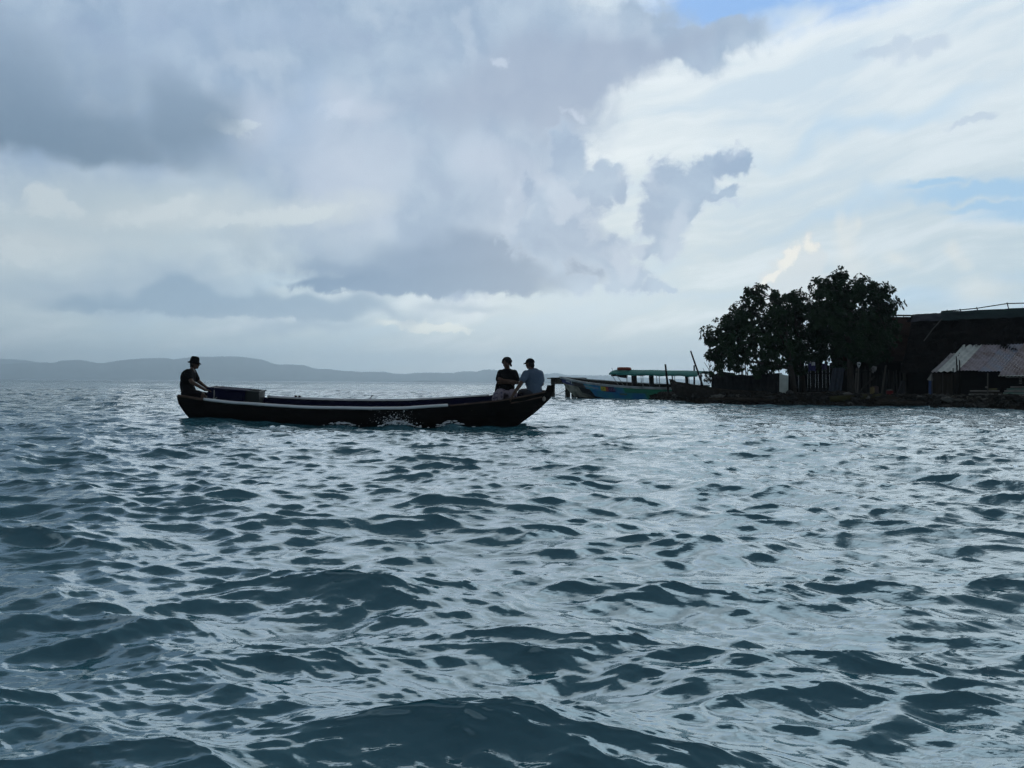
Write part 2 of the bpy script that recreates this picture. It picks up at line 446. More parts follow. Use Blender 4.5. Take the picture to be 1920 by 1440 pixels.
    def mesh(self, name, parent=None):
        me = bpy.data.meshes.new(name)
        if parent is not None and parent in WM:
            inv = WM[parent].inverted(); vs = [inv @ Vector(p) for p in self.v]
        else: vs = self.v
        me.from_pydata(vs, [], self.f); me.update()
        return me
    def build(self, name, m, parent=None, label=None, kind=None, smooth=False, fix=True):
        me = self.mesh(name, parent)
        if fix:
            bm = bmesh.new(); bm.from_mesh(me); bmesh.ops.recalc_face_normals(bm, faces=bm.faces); bm.to_mesh(me); bm.free()
        if smooth: me.shade_smooth()
        return link(name, me, m, parent, label, kind)
# ------------------------------------------------------------------ sea: spectrum of wind waves, summed by FFT
def ocean_tile(L, N, kmin, kmax, seed, dirs, kp, expo=3.5):
    rg = np.random.default_rng(seed)
    k1 = 2 * np.pi * np.fft.fftfreq(N, d=L / N)
    kx, ky = np.meshgrid(k1, k1)
    k = np.hypot(kx, ky); k[0, 0] = 1e-6
    th = np.arctan2(ky, kx)
    D = 0
    for a, w, s in dirs:
        D = D + w * np.clip(np.cos((th - a) / 2), 0, 1) ** (2 * s)
    P = np.where((k > kmin) & (k < kmax), k ** -expo * np.exp(-1.25 * (kp / k) ** 2) * D, 0)
    h = (rg.standard_normal((N, N)) + 1j * rg.standard_normal((N, N))) * np.sqrt(P)
    h[0, 0] = 0
    H = np.fft.ifft2(h).real
    X = np.fft.ifft2(1j * h * kx / k).real
    Y = np.fft.ifft2(1j * h * ky / k).real
    SX = np.fft.ifft2(1j * h * kx).real; SY = np.fft.ifft2(1j * h * ky).real
    slope = math.sqrt((SX ** 2 + SY ** 2).mean())
    return np.stack([X, Y, H], -1), slope

def sample_tile(T, L, x, y, rot):
    """Catmull-Rom lookup of a periodic tile turned by rot"""
    N = T.shape[0]; c, s = math.cos(rot), math.sin(rot)
    u = (c * x + s * y) / L * N; v = (-s * x + c * y) / L * N
    iu = np.floor(u).astype(np.int64); iv = np.floor(v).astype(np.int64)
    fu = (u - iu).astype(np.float32); fv = (v - iv).astype(np.float32)
    def w(f): return (0.5 * (-f + 2 * f * f - f ** 3), 0.5 * (2 - 5 * f * f + 3 * f ** 3), 0.5 * (f + 4 * f * f - 3 * f ** 3), 0.5 * (-f * f + f ** 3))
    wu, wv = w(fu), w(fv)
    out = np.zeros((len(x), 3), np.float32)
    for j in range(4):
        for i in range(4):
            out += (wu[i] * wv[j])[:, None] * T[(iv + j - 1) % N, (iu + i - 1) % N]
    X = out[:, 0] * c - out[:, 1] * s; Y = out[:, 0] * s + out[:, 1] * c
    return X, Y, out[:, 2]

def clear_boat(x, y, z):       # set later: keeps the sea out of the canoe
    return z

WAVE = []
def make_tiles():
    A = R(-96)
    # (L, N, kmin, kmax, seed, directions, slope wanted, rotation, choppiness, finest wavelength)
    spec = [
        (131.0, 512, 2 * np.pi / 60, 2 * np.pi / 4.2, 3, [(A, 1.0, 8), (A + R(50), 0.3, 8)], 2 * np.pi / 6.0, 0.034, R(9), 1.0, 4.2),
        (29.0, 1024, 2 * np.pi / 4.2, 2 * np.pi / 0.75, 12, [(A + R(6), 1.0, 22), (A - R(34), 0.65, 24)], 2 * np.pi / 1.3, 0.135, R(-14), 1.25, 0.75),
        (9.7, 1024, 2 * np.pi / 0.75, 2 * np.pi / 0.12, 23, [(A, 1.0, 30), (A + R(34), 0.5, 34), (A - R(26), 0.35, 34)], 2 * np.pi / 3.0, 0.260, R(21), 1.1, 0.12),
        (2.9, 1024, 2 * np.pi / 0.12, 2 * np.pi / 0.03, 31, [(A, 1.0, 44), (A - R(24), 0.35, 40)], 2 * np.pi / 3.0, 0.25, R(-33), 0.8, 0.03),
    ]
    for L, N, k0, k1, seed, dirs, kp, want, rot, chop, lam in spec:
        dirs = [(a - rot, w, s) for a, w, s in dirs]
        T, sl_ = ocean_tile(L, N, k0, k1, seed, dirs, kp, 3.9 if lam > 1 else 3.5 if lam > .5 else 3.1 if lam > .1 else 2.4)
        WAVE.append(((T * (want / sl_)).astype(np.float32), L, rot, chop, lam))

BUMPS = []     # (x, y, height, sx, sy): swells that lift or drop the water near the boats
def sea_height(x, y, spacing):
    dx = np.zeros_like(x); dy = np.zeros_like(x); z = np.zeros_like(x)
    for T, L, rot, chop, lam in WAVE:
        fade = np.clip((lam * 1.6 / np.maximum(spacing, 1e-6) - 1.0) / 2.0, 0, 1)
        use = fade > 0.001
        if not use.any(): continue
        X, Y, Z = sample_tile(T, L, x[use] + 0.85, y[use], rot)
        f = fade[use]
        dx[use] += X * f * chop; dy[use] += Y * f * chop; z[use] += Z * f
    for bx, by, h, sx, sy in BUMPS:
        z += h * np.exp(-((x - bx) / sx) ** 2 - ((y - by) / sy) ** 2)
    return dx, dy, z

def build_water():
    r1 = 0.9 * np.exp(np.arange(0, math.log(90 / 0.9), 0.0045))
    r2 = [r1[-1]]
    while r2[-1] < 9000: r2.append(r2[-1] * 1.012)
    r = np.concatenate([r1, r2[1:]])
    azf = np.linspace(R(-47), R(47), 760)
    azb = np.linspace(R(47), R(313), 46)[1:-1]
    az = np.concatenate([azf, azb])
    nr, na = len(r), len(az)
    rr, aa = np.meshgrid(r, az, indexing='ij')
    x = (rr * np.sin(aa)).ravel(); y = (rr * np.cos(aa)).ravel()
    dr = np.gradient(r)
    spacing = np.repeat(dr[:, None], na, 1)
    spacing[:, len(azf):] = np.maximum(spacing[:, len(azf):], (r * R(5.8))[:, None])
    spacing = np.maximum(spacing, rr * (azf[1] - azf[0])).ravel()
    dx, dy, z = sea_height(x, y, spacing)
    X = x + dx; Y = y + dy
    z = clear_boat(X, Y, z)
    # earth's curve is left out; the far sheet just flattens
    co = np.empty((nr * na + 1, 3), np.float32)
    co[:-1, 0] = X; co[:-1, 1] = Y; co[:-1, 2] = z
    co[-1] = (0, 0, -0.05)
    i, j = np.meshgrid(np.arange(nr - 1), np.arange(na), indexing='ij')
    i = i.ravel(); j = j.ravel(); j2 = (j + 1) % na
    quads = np.stack([i * na + j, i * na + j2, (i + 1) * na + j2, (i + 1) * na + j], 1)[:, ::-1]
    jj = np.arange(na)
    tris = np.stack([np.full(na, nr * na), (jj + 1) % na, jj], 1)
    me = bpy.data.meshes.new('sea_water')
    me.vertices.add(len(co)); me.vertices.foreach_set('co', co.ravel())
    nl = quads.size + tris.size
    me.loops.add(nl); me.polygons.add(len(quads) + len(tris))
    me.loops.foreach_set('vertex_index', np.concatenate([quads.ravel(), tris.ravel()]).astype(np.int32))
    starts = np.concatenate([np.arange(len(quads)) * 4, quads.size + np.arange(len(tris)) * 3]).astype(np.int32)
    me.polygons.foreach_set('loop_start', starts)
    me.update(calc_edges=True); me.shade_smooth()
    m = bpy.data.materials.new('sea_water'); m.use_nodes = True
    t = m.node_tree; b = t.nodes['Principled BSDF']
    b.inputs['Base Color'].default_value = (0.044, 0.165, 0.205, 1)
    b.inputs['Roughness'].default_value = 0.03
    b.inputs['IOR'].default_value = 2.6
    b.inputs['Specular Tint'].default_value = (0.74, 0.91, 1.0, 1)
    geo = t.nodes.new('ShaderNodeNewGeometry')
    def nz(scale, stretch, detail, rough):
        mp = t.nodes.new('ShaderNodeMapping'); mp.inputs['Scale'].default_value = stretch
        mp.inputs['Rotation'].default_value = (0, 0, R(-6))
        t.links.new(geo.outputs['Position'], mp.inputs[0])
        n = t.nodes.new('ShaderNodeTexNoise'); n.inputs['Scale'].default_value = scale
        n.inputs['Detail'].default_value = detail; n.inputs['Roughness'].default_value = rough
        t.links.new(mp.outputs[0], n.inputs['Vector']); return n.outputs['Fac']
    b1 = t.nodes.new('ShaderNodeBump'); b1.inputs['Strength'].default_value = 1.0; b1.inputs['Distance'].default_value = 1.0
    t.links.new(nz(1.5, (0.55, 1.0, 0.0), 4, 0.6), b1.inputs['Height'])
    b2 = t.nodes.new('ShaderNodeBump'); b2.inputs['Strength'].default_value = 1.0; b2.inputs['Distance'].default_value = 0.0016
    t.links.new(nz(34.0, (0.40, 1.0, 0.0), 3, 0.6), b2.inputs['Height'])
    # wavelets of half a metre and less become relief where the mesh is too coarse to carry them
    dist = t.nodes.new('ShaderNodeVectorMath'); dist.operation = 'LENGTH'; t.links.new(geo.outputs['Position'], dist.inputs[0])
    mr = t.nodes.new('ShaderNodeMapRange'); t.links.new(dist.outputs['Value'], mr.inputs[0])
    mr.inputs['From Min'].default_value = 10; mr.inputs['From Max'].default_value = 55
    mr.inputs['To Min'].default_value = 0.0; mr.inputs['To Max'].default_value = 1.0
    t.links.new(mr.outputs[0], b1.inputs['Strength'])
    b3 = t.nodes.new('ShaderNodeBump'); b3.inputs['Distance'].default_value = 0.024
    t.links.new(nz(6.0, (0.38, 1.0, 0.0), 4, 0.6), b3.inputs['Height'])
    mr3 = t.nodes.new('ShaderNodeMapRange'); t.links.new(dist.outputs['Value'], mr3.inputs[0])
    mr3.inputs['From Min'].default_value = 3; mr3.inputs['From Max'].default_value = 11
    mr3.inputs['To Min'].default_value = 0.15; mr3.inputs['To Max'].default_value = 1.0
    t.links.new(mr3.outputs[0], b3.inputs['Strength'])
    t.links.new(b1.outputs[0], b3.inputs['Normal'])
    t.links.new(b3.outputs[0], b2.inputs['Normal']); t.links.new(b2.outputs[0], b.inputs['Normal'])
    me.materials.append(m)
    o = bpy.data.objects.new('sea_water', me); col.objects.link(o); o['kind'] = 'structure'
    return o
# ------------------------------------------------------------------ far hills and the air in front of them
def profile(pts, x):
    return float(np.interp(x, [p[0] for p in pts], [p[1] for p in pts]))

def build_hills(name, pts, Y0, depth, seed, rgb, rough_amp, x0, x1, step):
    rows = []
    n = int((x1 - x0) / step) + 1
    prof = []
    for i in range(n):
        px = x0 + i * step
        p = at(px, profile(pts, px), Y0)
        h = max(p.z, 0.0) + rough_amp * (mnoise.noise(Vector((px * 0.21, seed, 0))) + 0.8 * mnoise.noise(Vector((px * 0.55, seed, 3)))) * (1 if p.z > 8 else 0)
        prof.append((p.x, max(h, -3)))
    for j in range(13):
        t = j / 12.0
        row = []
        for i, (x, h) in enumerate(prof):
            s = 1 - abs(t - 0.5) * 2
            k = s ** 0.8
            zz = h * k * (1 - 0.22 * (1 - s) * (0.5 + mnoise.noise(Vector((x / 260, t * 5, seed))))) - 4 * (1 - s) - (2 if s == 0 else 0)
            row.append((x * (1 + (t - 0.5) * depth / Y0), Y0 + (t - 0.5) * depth, zz))
        rows.append(row)
    b = MB(); b.grid(rows)
    o = b.build(name, mat(name + '_forest', rgb, 0.95, 0.0, noise=(0.008, tuple(c * 1.3 for c in rgb), (1, 1, 1), 0.3, 0.7)), smooth=False)
    o['kind'] = 'structure'
    return o

RIDGE = [(-700, 700), (-300, 690), (-80, 684), (0, 683), (40, 681), (80, 679.5), (100, 680.5), (115, 676), (150, 674.5), (165, 677), (180, 680), (195, 681), (215, 677),
    (240, 674), (270, 672), (300, 671), (314, 671.5), (325, 674), (345, 671), (370, 668.5), (400, 669), (410, 668), (450, 668.5), (470, 671), (490, 674),
    (500, 677), (515, 682.5), (525, 683.5), (540, 683), (570, 684.5), (590, 691), (600, 692), (612, 691.5), (640, 695), (660, 696), (680, 697.5), (700, 697),
    (720, 697), (740, 700.5), (760, 701), (780, 699), (800, 698.5), (830, 699), (850, 699.5), (862, 696.5), (880, 696), (895, 697), (905, 693.2), (925, 693),
    (945, 696), (970, 700.4), (985, 702), (1010, 701), (1030, 701), (1040, 699.3), (1052, 700.5), (1062, 703.5), (1076, 703), (1090, 704), (1115, 704), (1140, 703.5), (1165, 706), (1200, 708), (1300, 712), (1420, 718), (1500, 726), (1700, 735), (2400, 745)]
BACK = [(-800, 690), (-300, 676), (-60, 671), (0, 673), (20, 673.5), (48, 675), (60, 677.5), (110, 684), (240, 700), (400, 720), (2400, 760)]
LOW = [(560, 730), (600, 716.5), (660, 715.6), (700, 716), (780, 715.2), (786, 713.8), (800, 713.2), (815, 714), (835, 715), (842, 714.4), (850, 716.5), (900, 716), (930, 717), (1000, 716), (1090, 715.5), (1200, 716), (1350, 718), (1500, 723), (2400, 760)]

def build_far():
    build_hills('far_hills', BACK, 7700, 1100, 5.0, (0.035, 0.06, 0.03), 2.0, -500, 700, 4)
    build_hills('forested_hills', RIDGE, 6200, 1500, 1.0, (0.035, 0.055, 0.04), 5.0, -500, 1700, 2.5)
    build_hills('low_shore', LOW, 4300, 200, 9.0, (0.03, 0.055, 0.025), 1.2, 560, 1500, 2.5)
    b = MB(); b.box((0, 3700, 132), (18000, 9400, 288))
    o = b.build('haze', None)
    o['kind'] = 'stuff'
    m = bpy.data.materials.new('haze'); m.use_nodes = True; t = m.node_tree; t.nodes.clear()
    pv = t.nodes.new('ShaderNodeVolumePrincipled')
    pv.inputs['Color'].default_value = (0.80, 0.92, 1.0, 1); pv.inputs['Density'].default_value = 0.00026
    pv.inputs['Anisotropy'].default_value = 0.6
    out = t.nodes.new('ShaderNodeOutputMaterial'); t.links.new(pv.outputs[0], out.inputs['Volume'])
    o.data.materials.append(m)
# ------------------------------------------------------------------ hull lofting
def lerp_tab(tab, x): return float(np.interp(x, [t[0] for t in tab], [t[1] for t in tab]))

def hull_rows(Lf, W, T, K, xs, xb, nu=60, nth=13, p1=0.7, p2=0.8, off=0.0, th=0.04, wob=0.0):
    """rows of local points; each row near rim -> keel -> far rim -> inside back. y<0 is the near side"""
    rows = []
    for i in range(nu + 1):
        u = i / nu
        w = max(lerp_tab(W, u), 0.02); t = lerp_tab(T, u); k = lerp_tab(K, u)
        out = []; inn = []
        for j in range(nth):
            a = math.pi * (j / (nth - 1) - 0.5)
            sn = math.copysign(abs(math.sin(a)) ** p1, a); cs = abs(math.cos(a)) ** p2
            z = t - (t - k) * cs
            x = xs(z) + u * (xb(z) - xs(z))
            if wob:
                z += wob * mnoise.noise(Vector((x * 1.3, j * 0.0, 5.0))) * (1 - cs)
                wj = w + wob * mnoise.noise(Vector((x * 1.1, z * 3, 9.0)))
            else: wj = w
            out.append(Vector((x, wj * sn, z)))
            wi = max(wj - th, wj * 0.35); ki = k + th * 1.5
            z2 = t - (t - ki) * cs if abs(math.cos(a)) > 1e-6 else t
            e = min(max(u, 0.02), 0.98); x2 = xs(z2) + e * (xb(z2) - xs(z2))
            inn.append(Vector((x2, wi * sn, z2)))
        rows.append(out + inn[::-1])
    return rows

# ------------------------------------------------------------------ the dug-out canoe
CY = 17.4; HEEL = R(9)
CX0 = at(337, 735, CY - .23).x
def cX(px): return (px - 337) / (1041 - 337) * 8.34
near_z = [(337, .677), (365, .632), (392, .582), (450, .511), (560, .437), (620, .418), (700, .412), (760, .424), (842, .492), (930, .600), (960, .655), (1000, .755), (1025, .812), (1032, .875), (1036, .945), (1041, .955)]
CW = [(0, .30), (.05, .38), (.12, .43), (.3, .5), (.62, .5), (.76, .45), (.86, .34), (.93, .21), (.975, .09), (1, .035)]
CT = [(cX(p) / 8.34, z + math.sin(HEEL) * lerp_tab(CW, cX(p) / 8.34)) for p, z in near_z]
CK = [(0, .10), (.03, .02), (.12, -.08), (.4, -.18), (.8, -.14), (.92, -.06), (1, .02)]
def c_xs(z): return lerp_tab([(-.2, .45), (0, .33), (.25, .18), (.55, .03), (.75, 0)], z)
def c_xb(z): return lerp_tab([(-.2, 7.1), (0, 7.46), (.3, 7.85), (.62, 8.21), (.78, 8.30), (1.0, 8.34)], z)
CROOT = None
def canoe_world(p):
    return WM[CROOT] @ Vector(p)

def clear_boat(x, y, z):
    X = (x - CX0); Yl = y - CY
    u = np.clip(X / 8.34, 0, 1)
    w = np.interp(u, [t[0] for t in CW], [t[1] for t in CW])
    inside = (X > 0.45) & (X < 7.7) & (np.abs(Yl) < w - 0.10)
    return np.where(inside, np.minimum(z, -0.30), z)

def build_canoe():
    global CROOT
    dark = mat('tarred_wood', (0.007, 0.006, 0.006), 0.6, 0.12, noise=(3.0, (0.020, 0.014, 0.011), (0.5, 3, 6), 0.45, 0.75), bump=(14, 0.35, 0.01, (0.25, 3, 5)))
    navy = mat('navy_paint', (0.006, 0.007, 0.040), 0.75, 0.1, noise=(5, (0.009, 0.010, 0.028), (0.4, 2, 2), 0.4, 0.7))
    white = mat('white_pipe', (0.86, 0.88, 0.88), 0.38, 0.4, noise=(4, (0.74, 0.74, 0.72), (0.5, 2, 2), 0.4, 0.75))
    worn = mat('worn_wood', (0.13, 0.085, 0.065), 0.7, 0.2, noise=(6, (0.06, 0.04, 0.03), (0.4, 3, 3), 0.4, 0.7), bump=(20, 0.3, 0.005, (0.2, 3, 3)))
    rope = mat('pale_rope', (0.42, 0.40, 0.37), 0.9, 0.1)
    CROOT = thing('canoe', 'long black dug-out canoe with white tubes along its gunwales, carrying three people', 'canoe', (CX0, CY, 0), (HEEL, 0, 0))
    r = CROOT
    rows = hull_rows(8.34, CW, CT, CK, c_xs, c_xb, nu=90, nth=15, wob=0.012)
    b = MB(); b.grid([[canoe_world(p) for p in row] for row in rows], close=True)
    n = len(rows[0]); nv = len(b.v)
    b.f.append(tuple(range(n))); b.f.append(tuple(nv - n + k for k in range(n)))
    b.build('hull', dark, r, smooth=True).data.set_sharp_from_angle(angle=R(50))
    # painted inside
    b = MB(); g = []
    for i, row in enumerate(rows):
        if i < 5 or i > 84: continue
        inn = row[15:]; c = Vector((0, 0, 0))
        g.append([canoe_world(Vector((p.x, p.y * 0.988, p.z + 0.006 - (0.012 if j in (0, 14) else 0)))) for j, p in enumerate(inn)])
    b.grid(g); b.build('hull_lining', navy, r, smooth=True, fix=False)
    # gunwale tubes
    def rim(px, side, up=0.0, outw=0.0):
        X = cX(px); u = X / 8.34
        return canoe_world((X, side * (lerp_tab(CW, u) - 0.01 + outw), lerp_tab(CT, u) + up + 0.006 * mnoise.noise(Vector((X * 1.5, side, 0)))))
    for side, a, e in ((-1, 391, 842), (1, 486, 916)):
        b = MB(); ps = np.linspace(a, e, 46)
        b.tube([rim(p, side, 0.012) for p in ps], [0.032 + 0.003 * mnoise.noise(Vector((p * .05, side, 2))) for p in ps], 12)
        b.build('gunwale_tube', white, r, smooth=True)
    # worn rubbing strakes fore and aft
    b = MB(); b.tube([rim(p, -1, 0.002, 0.012) for p in np.linspace(846, 1022, 20)], 0.020, 6); b.build('gunwale_strip', worn, r)
    b = MB(); b.tube([rim(p, -1, 0.0, 0.006) for p in np.linspace(341, 389, 10)], [0.03] * 10, 6); b.build('gunwale_strip', worn, r)
    b = MB(); b.tube([rim(p, 1, 0.0, 0.0) for p in np.linspace(920, 1022, 12)], 0.022, 6); b.build('gunwale_strip', worn, r)
    # stern deck and thwarts
    b = MB()
    q = [(0.08, -.25), (0.95, -.36), (0.95, .36), (0.08, .25)]
    b.slab([canoe_world((x, y, lerp_tab(CT, x / 8.34) - 0.075)) for x, y in q], 0.03); b.build('stern_deck', worn, r)
    for X in (1.7, 3.4, 5.0, 6.4):
        w = lerp_tab(CW, X / 8.34) - 0.05; t = lerp_tab(CT, X / 8.34) - 0.14
        b = MB(); b.box(canoe_world((X, 0, t)), (0.22, 2 * w, 0.03), (HEEL, 0, 0)); b.build('thwart', worn, r)
    b = MB(); b.slab([canoe_world((x, y, lerp_tab(CT, x / 8.34) - 0.10)) for x, y in [(7.35, -.27), (8.05, -.10), (8.05, .10), (7.35, .27)]], 0.03); b.build('bow_deck', worn, r)
    # floorboards over the bilge
    b = MB(); b.slab([canoe_world((x, y, -0.02)) for x, y in [(0.9, -.30), (7.3, -.22), (7.3, .22), (0.9, .30)]], 0.03); b.build('floorboards', dark, r)
    # pale spot on the bow and rope hook on the far gunwale
    p = at(1020, 748, CY - 0.21); b = MB(); b.ell(p, (0.04, 0.03, 0.055), n=10, m=6); b.build('bow_spot', mat('pale_spot', (0.36, 0.30, 0.26), 0.8), r, smooth=True)
    a = rim(683, 1, 0.05); b = MB(); b.tube([a, a + Vector((0.03, 0, 0.02)), a + Vector((0.05, 0, 0.06)), a + Vector((0.085, 0, 0.075))], 0.012, 6); b.build('rope_hook', dark, r)
    for px in (540, 547): 
        a = rim(px, 1, 0.05); b = MB(); b.ell(a, (0.035, 0.03, 0.03), n=8, m=6); b.build('peg', dark, r, smooth=True)

    # blue box lashed in the stern
    bx = thing('storage_box', 'dark blue box tied with white rope in the stern of the canoe', 'box', (0, 0, 0))
    M0 = Euler((HEEL * 0.4, R(4.2), 0)).to_matrix()
    c = at(429, 751, CY + 0.08); bx.location = c; WM[bx] = Matrix.Translation(c)
    b = MB(); b.box(c, (0.80, 0.50, 0.50), M0)
    o = b.build('body', navy, bx)
    bm = bmesh.new(); bm.from_mesh(o.data); bmesh.ops.bevel(bm, geom=bm.edges[:], offset=0.02, segments=2, affect='EDGES'); bm.to_mesh(o.data); bm.free()
    b = MB(); b.box(c + M0 @ Vector((0, 0, 0.262)), (0.83, 0.53, 0.045), M0); o = b.build('lid', navy, bx)
    bm = bmesh.new(); bm.from_mesh(o.data); bmesh.ops.bevel(bm, geom=bm.edges[:], offset=0.01, segments=1, affect='EDGES'); bm.to_mesh(o.data); bm.free()
    b = MB()
    kx = -0.24
    def fp(x, z): return c + M0 @ Vector((x, -0.268, z))
    b.tube([fp(kx, 0.24), fp(kx + .005, 0.1), fp(kx, 0.03), fp(kx + 0.03, -0.06), fp(kx + 0.04, -0.22)], 0.0095, 6)
    b.tube([fp(kx, 0.03), fp(kx - 0.05, -0.06), fp(kx - 0.09, -0.20)], 0.0085, 6)
    b.tube([fp(kx - 0.07, 0.02), fp(kx, 0.03), fp(kx + 0.07, 0.08)], 0.0085, 6)
    b.ell(fp(kx, 0.03), (0.022, 0.02, 0.022), n=8, m=6)
    b.tube([c + M0 @ Vector((kx, y, 0.29)) for y in np.linspace(-0.272, 0.26, 6)], 0.0095, 6)
    b.build('lashing', rope, bx)
    # grey crate in front of it
    c2 = at(476, 748, CY + 0.18)
    cr = thing('crate', 'small grey-green open crate beside the dark blue box in the canoe', 'crate', c2)
    g = mat('grey_green_plastic', (0.024, 0.032, 0.033), 0.5)
    Wd, Dd, Hd = 0.34, 0.42, 0.36; t = 0.02
    for (dx, dy, sx, sy, nm) in ((0, -Dd / 2, Wd, t, 'side_panel'), (0, Dd / 2, Wd, t, 'side_panel'), (-Wd / 2, 0, t, Dd - t, 'end_panel'), (Wd / 2, 0, t, Dd - t, 'end_panel')):
        b = MB(); b.box(c2 + M0 @ Vector((dx, dy, 0)), (sx, sy, Hd), M0); b.build(nm, g, cr)
    b = MB(); b.box(c2 + M0 @ Vector((0, 0, -Hd / 2 + .012)), (Wd - 2 * t, Dd - 2 * t, .02), M0); b.build('base', g, cr)
    b = MB()
    for (dx, dy, sx, sy) in ((0, -Dd / 2 - .006, Wd + .07, .035), (0, Dd / 2 + .006, Wd + .07, .035), (-Wd / 2 - .006, 0, .035, Dd - .03), (Wd / 2 + .006, 0, .035, Dd - .03)):
        b.box(c2 + M0 @ Vector((dx, dy, Hd / 2 + .012)), (sx, sy, .024), M0)
    b.build('rim', mat('crate_rim', (0.05, 0.065, 0.065), 0.5), cr)
    # dark round float near the curly-haired sitter
    p = at(921, 745.5, CY + 0.50); b = MB(); b.ell(p, (0.055, 0.055, 0.06), n=14, m=9)
    o = b.build('float', mat('black_rubber', (0.012, 0.012, 0.013), 0.6), None, smooth=True)
    tag(o, 'small round black float on the far gunwale beside the curly-haired person', 'float')

# ------------------------------------------------------------------ people
def fuse(name, b, voxel, m, parent, smooth_it=3, label=None):
    """joins overlapping closed shapes into one continuous skin"""
    me = b.mesh('tmp', parent)
    bm = bmesh.new(); bm.from_mesh(me); bmesh.ops.recalc_face_normals(bm, faces=bm.faces); bm.to_mesh(me); bm.free()
    o = bpy.data.objects.new('tmp', me); col.objects.link(o)
    md = o.modifiers.new('r', 'REMESH'); md.mode = 'VOXEL'; md.voxel_size = voxel; md.use_smooth_shade = True
    sm = o.modifiers.new('s', 'SMOOTH'); sm.iterations = smooth_it; sm.factor = 0.5
    dg = bpy.context.evaluated_depsgraph_get()
    me2 = bpy.data.meshes.new_from_object(o.evaluated_get(dg))
    bpy.data.objects.remove(o); bpy.data.meshes.remove(me)
    me2.name = name; me2.materials.clear(); me2.shade_smooth()
    return link(name, me2, m, parent, label)

def frame(fwd, up=(0, 0, 1)):
    f = Vector(fwd).normalized(); s = f.cross(Vector(up)).normalized(); u = s.cross(f)
    return Matrix((s, f, u)).transposed()           # columns: right, forward, up

def add_head(b, c, F, k=1.0):
    def L(x, y, z): return c + F @ Vector((x * k, y * k, z * k))
    def E(x, y, z, rx, ry, rz): b.ell(L(x, y, z), (rx * k, ry * k, rz * k), F, 14, 10)
    E(0, -.008, .03, .074, .094, .090)               # skull
    E(0, .028, -.045, .056, .062, .066)              # face and jaw
    E(0, .062, -.088, .026, .024, .022)              # chin
    E(0, .078, .022, .048, .018, .016)               # brow
    b.capsule(L(0, .088, .012), L(0, .110, -.026), .010 * k, .016 * k, 8)   # nose
    E(0, .088, -.056, .026, .014, .010); E(0, .086, -.068, .022, .013, .009)   # lips
    for s in (-1, 1):
        E(s * .046, .062, -.018, .020, .020, .018)   # cheeks
        E(s * .076, -.004, -.010, .010, .020, .034)  # ears
def add_eyes(parent, c, F, k=1.0):
    for s in (-1, 1):
        b = MB(); b.ell(c + F @ Vector((s * .031 * k, .082 * k, .002 * k)), (.013 * k, .010 * k, .008 * k), F, 8, 6)
        b.build('eye', mat('eye_white', (0.10, 0.09, 0.08), 0.4), parent, smooth=True)

def add_hand(b, wrist, fwd, palm, curl=0.6, side=1):
    """palm block, four fingers of unequal length bent towards the palm normal, thumb from the side"""
    F = Vector(fwd).normalized(); N = Vector(palm); N = (N - F * N.dot(F)).normalized(); S_ = F.cross(N) * side
    w = Vector(wrist)
    b.capsule(w - F * .01, w + F * .035, .024, .028, 10)
    b.ell(w + F * .055, (.042, .045, .018), Matrix((S_, F, N)).transposed(), 12, 8)
    for i, (o, l) in enumerate(((-.032, .062), (-.011, .072), (.011, .068), (.031, .054))):
        p = w + F * .090 + S_ * o; d = F; r = .0098
        for sgm in range(3):
            d = (d * math.cos(curl * (0.5 + .35 * sgm)) + N * math.sin(curl * (0.5 + .35 * sgm))).normalized()
            q = p + d * l * (.46, .32, .24)[sgm]
            b.capsule(p, q, r, r * .92, 8); p = q; r *= .93
    p = w + F * .030 - S_ * .034
    q = p + (F * .6 - S_ * .7 + N * .25).normalized() * .036; b.capsule(p, q, .014, .012, 8)
    b.capsule(q, q + (F * .8 - S_ * .1 + N * .5).normalized() * .032, .0115, .010, 8)

def limb(b, pts, rads, n=12):
    for i in range(len(pts) - 1): b.capsule(pts[i], pts[i + 1], rads[i], rads[i + 1], n)

